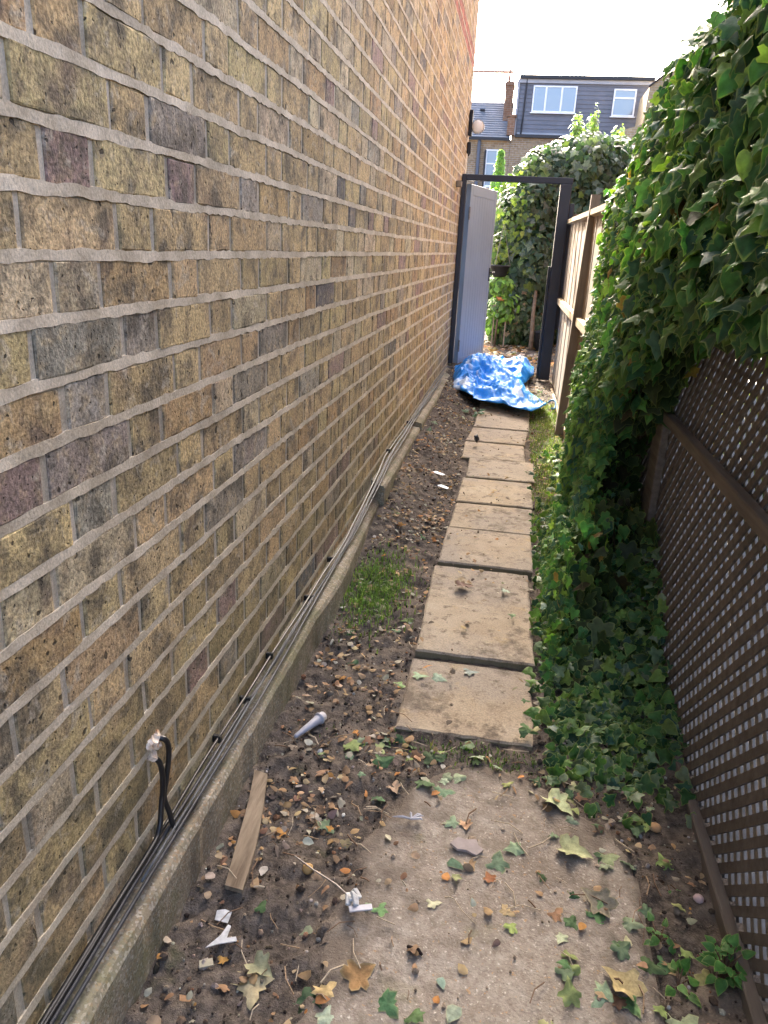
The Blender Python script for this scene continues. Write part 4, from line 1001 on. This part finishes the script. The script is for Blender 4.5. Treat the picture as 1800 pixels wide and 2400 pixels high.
seedling('small_weed', .378, 1.17, 9, .028, .022, (.08, .19, .05), 'small green weed nearest the right edge of the pad', .02)
seedling('small_weed', .398, 1.085, 9, .022, .024, (.09, .21, .05), 'small green weed on dark soil below the other weeds', .02)
seedling('small_weed', .420, 1.33, 10, .04, .012, (.08, .17, .05), 'sparse tiny weed on the bare soil right of the pad', .012)
seedling('path_weed', -.235, 5.33, 16, .06, .04, (.09, .17, .10), 'grey-green weed at the left edge of the path near the sheet', .05)

# ------------------------------------------------------------------ blue tarpaulin heaped in the gateway
def tarp():
    nu, nv = 130, 150
    u, v = np.meshgrid(np.linspace(0, 1, nu), np.linspace(0, 1, nv))
    # front edge curve -> back edge curve
    L0 = lambda t: np.interp(t, [0, .15, .35, .7, 1], [-.40, -.42, -.50, -.52, -.40]); 
    vy = np.interp(v, [0, 1], [0, 1])
    yf = np.interp(u, [0, .25, .6, .85, 1], [5.95, 5.62, 5.38, 5.28, 5.50]); yb = np.interp(u, [0, .3, .6, 1], [7.35, 7.5, 7.45, 7.25])
    xl = np.interp(v, [0, .25, .6, 1], [-.43, -.47, -.50, -.36]); xr = np.interp(v, [0, .14, .3, .5, .8, 1], [.27, .25, .14, .10, .215, .215])
    X = xl+(xr-xl)*u; Y = yf+(yb-yf)*v
    X = X+.05*(fbm(u*4, v*5, 11.)-.5); Y = Y+.10*(fbm(u*5, v*4, 21.)-.5)
    X = np.clip(X, -.515, .345); X = np.where(Y > 6.8, np.clip(X, -.47, .205), X)
    r1 = 1-np.abs(2*fbm(X*5+.3*fbm(Y*3, X*3), Y*3.2, 2.5, 3)-1); r2 = 1-np.abs(2*fbm(X*11+Y*3, Y*7-X*2, 8.5, 3)-1); r3 = 1-np.abs(2*fbm(X*26, Y*22, 3.5, 2)-1)
    h = .060*r1**3+.020*r2**2.2+.006*r3
    wp = 2.2*fbm(X*4, Y*4, 17., 3); h = h+.028*(1-np.abs(np.sin(9*(X*.8+Y*.6)+3*wp)))**3+.020*(1-np.abs(np.sin(13*(X*.5-Y*.9)+4*wp)))**3
    edge = np.clip(np.minimum(np.minimum(u, 1-u)*6, np.minimum(v, 1-v)*8), 0, 1)**.5
    lip = .035*np.exp(-(v/.05)**2)*np.clip(u*4, 0, 1)
    mound = .065*np.exp(-((X-.07)/.16)**2-((Y-6.85)/.30)**2)+.09*np.exp(-((X+.26)/.16)**2-((Y-6.6)/.25)**2)+.05*np.exp(-((X+.42)/.08)**2-((Y-6.15)/.2)**2)
    Z = base_h(Y)+.040+(h+mound*(.75+.5*r2))*(.15+.85*edge)+lip*(1-edge*.5)+np.where(X < -.25, .02, 0)
    i = (np.arange(nv-1)[:, None]*nu+np.arange(nu-1)[None, :]).ravel()
    V = np.c_[X.ravel(), Y.ravel(), Z.ravel()]; F = np.c_[i, i+1, i+1+nu, i+nu]
    wu, wv_ = u*4+1.6*fbm(u*5, v*5, 13.), v*5+1.6*fbm(u*5, v*5, 47.); w = fbm(wu+3, wv_, 31., 5)*.8+.2*r2        # which folds are painted pale as sun glare
    return V, F, w.ravel()
V, F, wv = tarp()
t = NT('tarpaulin', .45, .4)
c = t.mix(t.ramp(t.attr('rim', 'Fac'), .75, .80), (.018, .29, .85), (.62, .76, .92))
c = t.mix(t.ramp(t.noise(9, 4), .35, .7, 0, .5), c, (.015, .10, .42), 'MIX') if False else t.mix(1.0, c, t.ramp(t.noise(12, 4), .3, .7, .75, 1.2), 'MULTIPLY')
M['tarp'] = t.done(c, t.bump(t.noise(70, 4, .6), .45, .006))
tp = link('tarpaulin', np_mesh('tarpaulin', V, F, M['tarp'], rim=wv, smooth=True))
sol = tp.modifiers.new('thickness', 'SOLIDIFY'); sol.thickness = .0025
tag(tp, 'crumpled bright blue tarpaulin with painted white glare heaped across the open gateway', 'tarpaulin')
# coil of blue rope end beside it
m = MB(); m.tube([(.30+.05*math.cos(a), 5.75+.09*math.sin(a), .16+.02*math.sin(2*a)) for a in np.linspace(-1.2, 3.6, 24)], .007, 6)
tag(m.build('rope_loop', simple('blue_rope', (.03, .13, .24), .7, .2, .3, 60), smooth=True), 'loop of dark blue rope beside the tarpaulin and fence', 'rope')

# ------------------------------------------------------------------ garden beyond the gate
def leaf_mass(root, n, fn, size, pal, wts, geos, normal_bias=(0, -.6, .5), name='foliage'):
    P, out = fn(n); k = len(P)
    nrm = out+np.array(normal_bias)+rng.normal(0, .45, (k, 3)); tip = np.c_[rng.normal(0, .6, k), rng.normal(-.2, .4, k), -np.ones(k)]
    o = scatter(name, P, nrm, tip, rng.uniform(size*.6, size*1.35, k), pick_cols(k, pal, wts, .3), geos, M['foliage'], root)
    o.matrix_parent_inverse = Matrix.Translation(-root.location); o['kind'] = 'stuff'; return o
def blobs(B, shell=.35):
    """B: (cx, cy, cz, rx, ry, rz, weight)"""
    B = np.array(B, float)
    def f(n):
        k = rng.choice(len(B), n, p=B[:, 6]/B[:, 6].sum()); d = rng.normal(size=(n, 3)); d /= np.linalg.norm(d, axis=1, keepdims=True)
        bump = .78+.5*fbm(d[:, 0]*2.4+B[k, 0]*3, d[:, 1]*2.4+k*1.7, d[:, 2]*2.4, 3)
        r = (1-shell*rng.random(n)**1.6)*bump
        P = B[k, :3]+d*B[k, 3:6]*r[:, None]; ok = P[:, 2] > np.where(P[:, 1] < 6, -.03, .17)
        return P[ok], d[ok]
    return f
iv = empty('ivy_clad_tree', (.62, 10.3, .16)); tag(iv, 'large tree trunk smothered in glossy grey-green ivy behind the gate', 'tree')
IV2 = [(.03, .062, .026), (.042, .08, .036), (.065, .10, .06), (.12, .15, .11), (.02, .042, .02), (.12, .17, .04)]
leaf_mass(iv, 15500, blobs([(.58, 10.2, 2.12, .55, .5, .44, 4), (.16, 10.0, 2.0, .36, .4, .38, 2.5), (1.05, 10.4, 2.05, .5, .5, .48, 3), (.08, 9.5, 1.0, .30, .3, .55, 3), (.02, 9.7, 1.55, .32, .3, .45, 2.5), (.55, 10.2, 1.65, .62, .6, .62, 5), (.35, 9.9, 1.0, .50, .5, .6, 4), (1.05, 10.4, 1.5, .65, .6, .75, 4), (.25, 9.7, .55, .38, .4, .4, 2), (.75, 10, .6, .5, .5, .5, 2), (.2, 10.1, 1.75, .42, .45, .45, 2.2), (1.5, 10.6, 1.3, .6, .6, .8, 2)], .4), .085, IV2, [4, 4, 4, 3, 3, 1], LS)
o = MB().tube([(.62, 10.3, .1), (.60, 10.28, .8), (.66, 10.3, 1.5), (.60, 10.25, 2.1)], [.12, .10, .07, .03], 10).build('trunk', M['bark'], iv, True); o.matrix_parent_inverse = Matrix.Translation(-iv.location)
sp = empty('young_tree', (.85, 11.2, .16)); tag(sp, 'young light green tree rising above the ivy in front of the grey dormer', 'tree')
leaf_mass(sp, 4200, blobs([(.62, 11.2, 2.35, .30, .3, .42, 2), (.95, 11.2, 2.25, .33, .3, .42, 2), (.80, 11.2, 2.15, .50, .35, .5, 5), (.52, 11.2, 2.7, .08, .08, .25, .5), (.72, 11.2, 2.75, .07, .07, .28, .5), (1.05, 11.2, 2.6, .10, .1, .22, .5)], .8), .050, [(.12, .22, .06), (.17, .27, .08), (.22, .30, .10), (.26, .34, .2)], [3, 4, 3, 1.5], LO)
m = MB().tube([(.85, 11.2, .1), (.82, 11.2, 1.2), (.78, 11.2, 2.2)], [.04, .03, .015], 8)
for dx_, zt in ((-.28, 2.8), (-.06, 2.85), (.25, 2.7), (.1, 2.5)): m.tube([(.80, 11.2, 1.7), (.80+dx_*.6, 11.2, 2.2), (.80+dx_, 11.2, zt)], [.014, .009, .003], 6)
o = m.build('trunk', M['bark'], sp, True); o.matrix_parent_inverse = Matrix.Translation(-sp.location)
ys_ = empty('yellow_green_shrub', (-.05, 9.6, .16)); tag(ys_, 'sunlit yellow-green shrub just behind the open gate door', 'shrub')
leaf_mass(ys_, 900, blobs([(-.12, 9.5, 1.55, .26, .3, .40, 3), (-.24, 9.4, 1.15, .16, .25, .30, 2), (-.08, 9.9, 1.95, .26, .3, .22, 2.5)], .6), .06, [(.09, .15, .035), (.14, .19, .04), (.055, .10, .03), (.19, .23, .08)], [3, 3, 2, 1], LO+LS)
m = MB()
for dx_ in (-.1, .02, .12): m.tube([(-.05, 9.6, .1), (-.05+dx_*.5, 9.6, .8), (-.05+dx_, 9.58, 1.6)], [.018, .013, .005], 6)
o = m.build('stem', M['bark'], ys_, True); o.matrix_parent_inverse = Matrix.Translation(-ys_.location)
ls = empty('low_bright_shrub', (-.22, 9.0, .16)); tag(ls, 'low bright green leafy shrub under the black pot', 'shrub')
leaf_mass(ls, 700, blobs([(-.22, 9.0, .86, .15, .14, .12, 2), (-.16, 9.05, .62, .16, .15, .16, 2), (-.25, 9.1, .45, .12, .12, .16, 1.5)], .7), .06, [(.13, .27, .04), (.18, .32, .06), (.07, .14, .03)], [3, 3, 2], LO)
o = MB().tube([(-.22, 9.0, .1), (-.21, 9.0, .5), (-.22, 9.0, .85)], [.014, .011, .006], 6).build('stem', M['bark'], ls, True); o.matrix_parent_inverse = Matrix.Translation(-ls.location)
lo = empty('dark_undergrowth', (.0, 9.3, .16)); tag(lo, 'dark leafy undergrowth at ground level behind the tarpaulin', 'shrub')
leaf_mass(lo, 4200, blobs([(-.1, 9.25, .40, .22, .22, .22, 2), (.08, 9.35, .55, .2, .2, .3, 2), (.22, 9.3, .35, .15, .2, .2, 1), (-.28, 9.7, .8, .28, .3, .6, 4), (-.3, 9.9, 1.4, .3, .3, .5, 3)], .6), .06, [(.03, .06, .02), (.05, .09, .035), (.12, .15, .08), (.20, .15, .09)], [4, 3, 1.5, 1], LS)
o = MB().tube([(.0, 9.3, .1), (.02, 9.3, .35), (.04, 9.32, .6)], [.012, .009, .004], 6).build('stem', M['bark'], lo, True); o.matrix_parent_inverse = Matrix.Translation(-lo.location)
tk = MB().tube([(.195, 8.98, .1), (.19, 9.0, .35), (.178, 9.02, .58), (.19, 9.3, .85), (.25, 9.7, 1.2)], [.030, .026, .022, .018, .010], 9).build('bare_trunk', M['bark'], None, True)
tag(tk, 'slim bare brown trunk standing beside the right gate post', 'tree trunk')
bn = empty('garden_bin', (.29, 9.0, .16)); tag(bn, 'dark plastic bin partly hidden behind the right gate post', 'bin')
child(MB().lathe([(.055, 0), (.072, .20), (.075, .205)], 16), 'body', M['potblk'], bn, True)
child(MB().lathe([(.08, .2055), (.08, .218), (.05, .232), (.01, .236)], 16), 'lid', M['potblk'], bn, True)
pt = empty('hanging_pot', (-.235, 8.95, .94)); tag(pt, 'black plastic plant pot among the leaves behind the gate door', 'pot')
child(MB().lathe([(.060, 0), (.075, .02), (.105, .105), (.116, .108), (.116, .125), (.106, .125), (.10, .10), (.01, .095)], 20), 'bowl', M['potblk'], pt, True)
child(MB().lathe([(.01, .096), (.098, .0985), (.09, .104), (.01, .108)], 16), 'compost', M['soil'], pt)
m = MB()
for k in range(3):
    a = k*2.09; m.tube([(.11*math.cos(a), .11*math.sin(a), .12), (0, 0, .55)], .002, 5)
child(m, 'hanger', M['steel'], pt)
tc = MB().lathe([(.045, 0), (.055, .06), (.062, .075), (.062, .09), (.05, .09)], 16).build('terracotta_pot', M['terracotta'], None, True); tc.location = (-.185, 9.02, .64)
tag(tc, 'small terracotta pot half hidden in the low bright shrub', 'pot')
sh = empty('pot_shelf', (-.185, 9.04, .17)); tag(sh, 'rough timber stand under the terracotta pot', 'stand')
child(MB().box(-.09, .09, -.07, .07, .44, .468, .003), 'top', M['post'], sh)
for a in (-.075, .06):
    for b in (-.055, .04): child(MB().box(a, a+.015, b, b+.015, -.02, .44), 'leg', M['post'], sh)
args = litter(500, (-.5, .6), (7.6, 9.6), lambda x, y: .6+0*x, DRY, [4, 3, 4, 3, 3, 2, 2, 2], .03, .07); args[0][:, 2] = .19
tag(scatter('garden_leaf_litter', *args, LS, M['litter']), 'sunlit dry leaves on the garden ground behind the tarpaulin', 'leaves', kind='stuff')
cn = empty('lime_conifer', (-.745, 20, .1)); tag(cn, 'slender lime green conifer tip in front of the far house window', 'tree')
def cone(n):
    h = rng.random(n)**.7; z = .4+h*3.08; r = np.minimum((3.50-z)*.19+.012, .22); a = rng.uniform(0, 6.28, n); d = np.c_[np.cos(a), np.sin(a), .4+0*a]
    return np.c_[-.745+r*np.cos(a), 20+r*np.sin(a), z], d
leaf_mass(cn, 1500, cone, .085, [(.17, .34, .04), (.24, .42, .06), (.10, .22, .03)], [3, 3, 1], LO)
o = MB().tube([(-.745, 20, 0), (-.745, 20, 3.3)], [.05, .008], 7).build('trunk', M['bark'], cn, True); o.matrix_parent_inverse = Matrix.Translation(-cn.location)

# ------------------------------------------------------------------ terraced houses far behind
K = 34/26; D = 34.0
def far_brick(name, a, b, mortar, sc=1.0):
    t = NT(name, .95, .1)
    sx = t.n('ShaderNodeSeparateXYZ'); t.put(sx.inputs[0], t.pos); cm = t.n('ShaderNodeCombineXYZ')
    t.put(cm.inputs[0], t.math('ADD', sx.outputs[0], sx.outputs[1])); t.put(cm.inputs[1], sx.outputs[2])
    br = t.n('ShaderNodeTexBrick'); t.put(br.inputs['Vector'], cm.outputs[0]); br.inputs['Scale'].default_value = 1.0
    br.inputs['Brick Width'].default_value = .225*sc; br.inputs['Row Height'].default_value = .078*sc; br.inputs['Mortar Size'].default_value = .010*sc
    t.put(br.inputs['Color1'], a); t.put(br.inputs['Color2'], b); t.put(br.inputs['Mortar'], mortar); br.inputs['Bias'].default_value = -.1
    c = t.mix(t.ramp(t.noise(1.3, 5), .4, .7, 0, .4), br.outputs['Color'], tuple(x*.55 for x in a))
    c = t.mix(1.0, c, t.ramp(t.noise(9, 3), .3, .7, .8, 1.2), 'MULTIPLY')
    return t.done(c)
M['fb'] = far_brick('far_stock_brick', (.34, .25, .15), (.26, .18, .11), (.36, .32, .27))
M['fbpink'] = far_brick('neighbour_brick', (.27, .15, .095), (.22, .115, .07), (.27, .22, .17))
M['fbyel'] = far_brick('gable_brick', (.40, .31, .18), (.34, .25, .14), (.40, .36, .29))
M['slates'] = simple('roof_slate', (.15, .17, .20), .6, .4, .2, 2)
M['clad'] = simple('dormer_cladding', (.15, .16, .19), .55, .4, .12, 3)
M['lead'] = simple('pale_flashing', (.36, .38, .42), .5, .4, .1, 4)
M['upvc'] = simple('white_upvc', (.80, .82, .84), .35, .5, .05, 3)
M['gutter'] = simple('black_gutter', (.02, .02, .024), .4, .4, .1, 4)
def glass():
    t = NT('window_glass', .06, .9); t.b.inputs['Metallic'].default_value = 0
    t.b.inputs['Coat Weight'].default_value = 1.0; t.b.inputs['Coat Roughness'].default_value = .03
    return t.done((.20, .27, .34))
M['glass'] = glass()
H = empty('terraced_house', (1.7, D, 0)); tag(H, 'brick terraced house with a dark blue-grey roof dormer and white windows', 'house')
HP = Matrix.Translation((-1.7, -D, 0))
def hp(m, name, mat, par=None):
    o = m.build(name, mat, par or H)
    o.matrix_parent_inverse = HP if par is None else Matrix.Identity(4); return o
k_ = lambda v: v*K
zc = lambda z: z*K+CAMZ
x0, x1 = k_(-.64), k_(4.6)
hp(MB().box(x0-.10, x1, D, D+8, -.1, zc(3.36)), 'wall', M['fb'])
db = hp(MB().box(k_(-.60), k_(3.24), D+.25, D+5, zc(3.375), zc(4.98)), 'dormer', M['clad'])
for i in range(12):      # lapped cladding courses
    z0_ = zc(3.46)+i*(zc(4.86)-zc(3.46))/12; z1_ = z0_+(zc(4.86)-zc(3.46))/12+.02
    m = MB(); xa, xb = k_(-.585), k_(3.24); m.v = [(xa, D+.21, z0_), (xb, D+.21, z0_), (xb, D+.235, z1_), (xa, D+.235, z1_), (xa, D+.249, z0_), (xb, D+.249, z0_), (xb, D+.249, z1_), (xa, D+.249, z1_)]
    m.f = [(0, 1, 2, 3), (1, 0, 4, 5), (2, 3, 7, 6), (0, 3, 7, 4), (2, 1, 5, 6)]; hp(m, 'cladding_course', M['clad'])
hp(MB().box(k_(-.63), k_(3.26), D+.05, D+5, zc(4.91), zc(5.0)), 'roof_edge', M['gutter'])
hp(MB().box(k_(-.62), k_(3.2), D+.15, D+.209, zc(4.80), zc(4.905)), 'fascia', M['lead'])
hp(MB().box(k_(-.66), k_(-.60)-.003, D+.18, D+5, zc(3.38), zc(4.9)), 'cheek', M['lead'])
hp(MB().box(k_(-.56), k_(2.3), D+.12, D+.208, zc(3.40), zc(3.455)), 'flashing', M['lead'])
hp(MB().box(k_(-.60), k_(2.35), D-.12, D-.005, zc(3.30), zc(3.385)), 'gutter', M['gutter'])
hp(MB().tube([(k_(-.40), D+.17, zc(4.9)), (k_(-.43), D+.17, zc(3.5)), (k_(-.44), D+.05, zc(3.40))], .03, 8), 'downpipe', M['gutter'])
def window(xa, xb, za, zb, y, mull=(), trans=(), par=None, pf=hp):
    f = .055; root = pf(MB().box(xa, xb, y-.05, y-.002, za, za+f).box(xa, xb, y-.05, y-.002, zb-f, zb).box(xa, xa+f, y-.05, y-.002, za+f, zb-f).box(xb-f, xb, y-.05, y-.002, za+f, zb-f), 'window', M['upvc'])
    xs = [xa+f]+[v for v in mull]+[xb-f]; zs = [za+f]+list(trans)+[zb-f]
    par_inv = root.matrix_parent_inverse.copy()
    def sub(m, nm, mat):
        o = m.build(nm, mat, root)
    for v in mull: sub(MB().box(v-.035, v+.035, y-.048, y-.003, za+f, zb-f), 'mullion', M['upvc'])
    for v in trans: sub(MB().box(xa+f, xb-f, y-.046, y-.004, v-.03, v+.03), 'transom', M['upvc'])
    for i in range(len(xs)-1):
        for j in range(len(zs)-1):
            a_, b_ = xs[i]+(.035 if i else 0), xs[i+1]-(.035 if i < len(xs)-2 else 0); c_, d_ = zs[j]+(.03 if j else 0), zs[j+1]-(.03 if j < len(zs)-2 else 0)
            sub(MB().box(a_, b_, y-.025, y-.012, c_, d_), 'pane', M['glass'])
    sub(MB().box(xa-.05, xb+.05, y-.09, y-.003, za-.04, za-.001), 'sill', M['upvc'])
    return root
W1 = (k_(-.19), k_(1.095)); window(W1[0], W1[1], zc(4.02), zc(4.735), D+.20, (W1[0]+.30*(W1[1]-W1[0]), W1[0]+.66*(W1[1]-W1[0])))
for a_, b_, h_ in ((.10, .20, .22), (.22, .36, .24), (.70, .92, .22)):
    hp(MB().box(W1[0]+a_*(W1[1]-W1[0]), W1[0]+b_*(W1[1]-W1[0]), D+.176, D+.187, zc(4.02)+.06, zc(4.02)+.06+h_*1.2), 'white_ornament', M['upvc'])
window(k_(2.155), k_(2.80), zc(3.965), zc(4.69), D+.20, (), (zc(4.45),))
window(k_(2.0), k_(2.9), zc(2.2), zc(2.95), D-.001, (k_(2.45),), (zc(2.7),))
# chimneys
def chimney(xa, xb, ya, za, zb, pot, mat, nm='chimney'):
    o = hp(MB().box(xa, xb, ya, ya+.9, za, zb).box(xa-.04, xb+.04, ya-.04, ya+.94, zb-.16, zb-.06), nm, mat)
    if pot: MB().lathe([(.11, zb), (.10, zb+.10), (.13, zb+.13), (.13, zb+.17), (.08, zb+.17)], 12, ((xa+xb)/2, ya+.3, 0)).build('chimney_pot', M['gutter'] if pot == 2 else M['terracotta'], o)
    return o
chimney(k_(-.72), k_(-.42), D+3, zc(4.0), zc(5.29), 2, M['fbyel'])
chimney(k_(-1.03), k_(-.79), D+.6, zc(3.3), zc(4.90), 0, M['fbpink'])
hp(MB().box(k_(-.86), k_(-.64), D-.15, D+.1, zc(3.35), zc(3.85)).box(k_(-.90), k_(-.60), D-.2, D+.15, zc(3.85), zc(3.90)), 'parapet', M['fbpink'])
# neighbouring house on the left with a slate roof
H2 = empty('slate_roofed_house', (-2.5, D, 0)); tag(H2, 'brick house with a plain grey slate roof left of the dormer', 'house')
HQ = Matrix.Translation((2.5, -D, 0))
def hq(m, name, mat, par=None):
    o = m.build(name, mat, par or H2); o.matrix_parent_inverse = HQ if par is None else Matrix.Identity(4); return o
hq(MB().box(-7, k_(-.725), D+.02, D+7, -.1, zc(3.24)), 'wall', M['fb'])
ze, zr = zc(3.27), zc(4.42)
rf = MB(); rf.v = [(-7, D-.1, ze), (k_(-.745), D-.1, ze), (k_(-.745), D+1.45, zr), (-7, D+1.45, zr), (-7, D-.1, ze-.08), (k_(-.745), D-.1, ze-.08), (k_(-.745), D+1.45, zr-.08), (-7, D+1.45, zr-.08)]
rf.f = [(0, 1, 2, 3), (7, 6, 5, 4), (0, 4, 5, 1), (1, 5, 6, 2), (2, 6, 7, 3), (3, 7, 4, 0)]
roof = hq(rf, 'roof', M['slates'])
for i in range(16):
    t0, t1 = i/16, (i+1)/16; m = MB(); ya, yb = D-.11+1.57*t0, D-.11+1.57*t1; za, zb = ze+(zr-ze)*t0, ze+(zr-ze)*t1
    m.v = [(-6.9, ya, za+.035), (k_(-.75), ya, za+.035), (k_(-.75), yb+.02, zb+.012), (-6.9, yb+.02, zb+.012), (-6.9, ya, za+.004), (k_(-.75), ya, za+.004)]; m.f = [(0, 1, 2, 3), (4, 5, 1, 0)]
    m.build('slate_course', M['slates'], roof)
MB().box(k_(-1.76), k_(-1.62), D+.95, D+1.1, zc(4.12), zc(4.17)).build('roof_vent', M['gutter'], roof)
hq(MB().box(-7, k_(-.74), D-.2, D-.105, ze-.1, ze+.0), 'gutter', M['gutter'])
hq(MB().tube([(k_(-1.66), D-.06, ze-.1), (k_(-1.64), D-.06, 0)], .07, 8), 'downpipe', simple('grey_downpipe', (.10, .12, .16), .5, .4, .1, 4))
hq(MB().tube([(k_(-1.445), D-.06, zc(2.92)), (k_(-1.44), D-.06, 0)], .035, 8), 'downpipe', M['gutter'])
window(k_(-1.43), k_(-1.06), zc(1.9), zc(2.95), D+.018, (), (zc(2.55),), pf=hq)
# roof rail standing on the far ridge
rr_ = empty('roof_rail', (k_(-1.02), D+3.6, zc(4.42)-.2)); tag(rr_, 'brown horizontal roof rail with an end post seen against the white sky', 'rail')
kx = 37.6/26
child(MB().tube([(0, 0, 0), (0, 0, 5.12*kx+CAMZ-(zc(4.42)-.2))], .05, 8), 'post', simple('rusty_tube', (.28, .17, .12), .7, .3, .2, 6), rr_)
child(MB().tube([(.12, 0, 5.05*kx+CAMZ-(zc(4.42)-.2)), (-4.5, 0, 5.02*kx+CAMZ-(zc(4.42)-.2))], .055, 8), 'bar', simple('rusty_tube', (.32, .20, .15), .7, .3, .2, 6), rr_)
# TV aerial by the chimney
ae = empty('tv_aerial', (k_(-.86), D+1.0, zc(4.85))); tag(ae, 'thin television aerial mast on the brown chimney', 'aerial')
child(MB().tube([(0, 0, 0), (0, 0, .85)], .02, 6), 'mast', M['steel'], ae)
child(MB().tube([(-.25, 0, .75), (.25, 0, .75)], .012, 5), 'boom', M['steel'], ae)
# brick outrigger with a sloping top on the right
OR = empty('brick_outrigger', (k_(3.3), D-3, 0)); tag(OR, 'yellow brick rear extension with a sloping top right of the dormer', 'house')
kk = 31/26; yy = D-3
m = MB(); poly = [(2.30*kk, -.1), (2.30*kk, 3.50*kk+CAMZ), (3.08*kk, 3.76*kk+CAMZ), (3.13*kk, 4.74*kk+CAMZ), (3.56*kk, 5.10*kk+CAMZ), (4.4*kk, 5.75*kk+CAMZ), (6.5*kk, 5.75*kk+CAMZ), (6.5*kk, -.1)]
n = len(poly); m.v = [(a, yy, b) for a, b in poly]+[(a, yy+2.4, b) for a, b in poly]; m.f = [tuple(range(n))[::-1], tuple(range(n, 2*n))]+[(i, (i+1) % n, n+(i+1) % n, n+i) for i in range(n)]
o = m.build('wall', M['fbyel'], OR); o.matrix_parent_inverse = Matrix.Translation(-OR.location)
m = MB(); m.tube([(3.10*kk, yy-.03, 4.74*kk+CAMZ), (3.56*kk, yy-.03, 5.11*kk+CAMZ), (4.4*kk, yy-.03, 5.77*kk+CAMZ)], .035, 6)
o = m.build('verge', M['gutter'], OR); o.matrix_parent_inverse = Matrix.Translation(-OR.location)
o = MB().box(2.28*kk, 3.0*kk, yy-.12, yy-.003, 3.08*kk+CAMZ, 3.15*kk+CAMZ).build('gutter', M['gutter'], OR); o.matrix_parent_inverse = Matrix.Translation(-OR.location)
# neighbour's house behind the ivy on the right
NH = empty('neighbour_house', (3, 9, 0)); tag(NH, 'pinkish brick corner of the neighbouring house above the ivy at top right', 'house')
o = MB().box(1.90, 6, 3.0, 10.0, -.1, 5.6).build('wall', M['fbpink'], NH); o.matrix_parent_inverse = Matrix.Translation((-3, -9, 0))
m = MB(); m.v = [(1.8, 2.9, 5.601), (6.2, 2.9, 5.601), (6.2, 10.1, 5.601), (1.8, 10.1, 5.601), (4, 2.9, 7.3), (4, 10.1, 7.3)]; m.f = [(0, 4, 5, 3), (1, 2, 5, 4), (0, 1, 4), (2, 3, 5), (3, 2, 1, 0)]
o = m.build('roof', M['slates'], NH); o.matrix_parent_inverse = Matrix.Translation((-3, -9, 0))

# hedge added on the far side of the trellis to darken its gaps
nh = empty('added_hedge', (1.25, 2.0, -.05)); tag(nh, 'dark leafy hedge added to darken the holes of the trellis', 'hedge')
leaf_mass(nh, 3200, blobs([(1.15, .9, .35, .35, .6, .55, 1), (1.2, 1.9, .40, .35, .7, .62, 1.2), (1.15, 2.9, .40, .35, .7, .6, 1.2), (1.2, 3.9, .4, .35, .7, .55, 1)], .5), .085, [(.05, .08, .03), (.10, .13, .05), (.14, .15, .08), (.20, .17, .11)], [3, 3, 2, 2], LS, (-.5, -.3, .3))
m = MB()
for y_ in (.9, 1.9, 2.9, 3.9): m.tube([(1.2, y_, -.1), (1.18, y_, .3), (1.15, y_+.1, .7)], [.03, .022, .01], 7)
o = m.build('stem', M['bark'], nh, True); o.matrix_parent_inverse = Matrix.Translation(-nh.location)
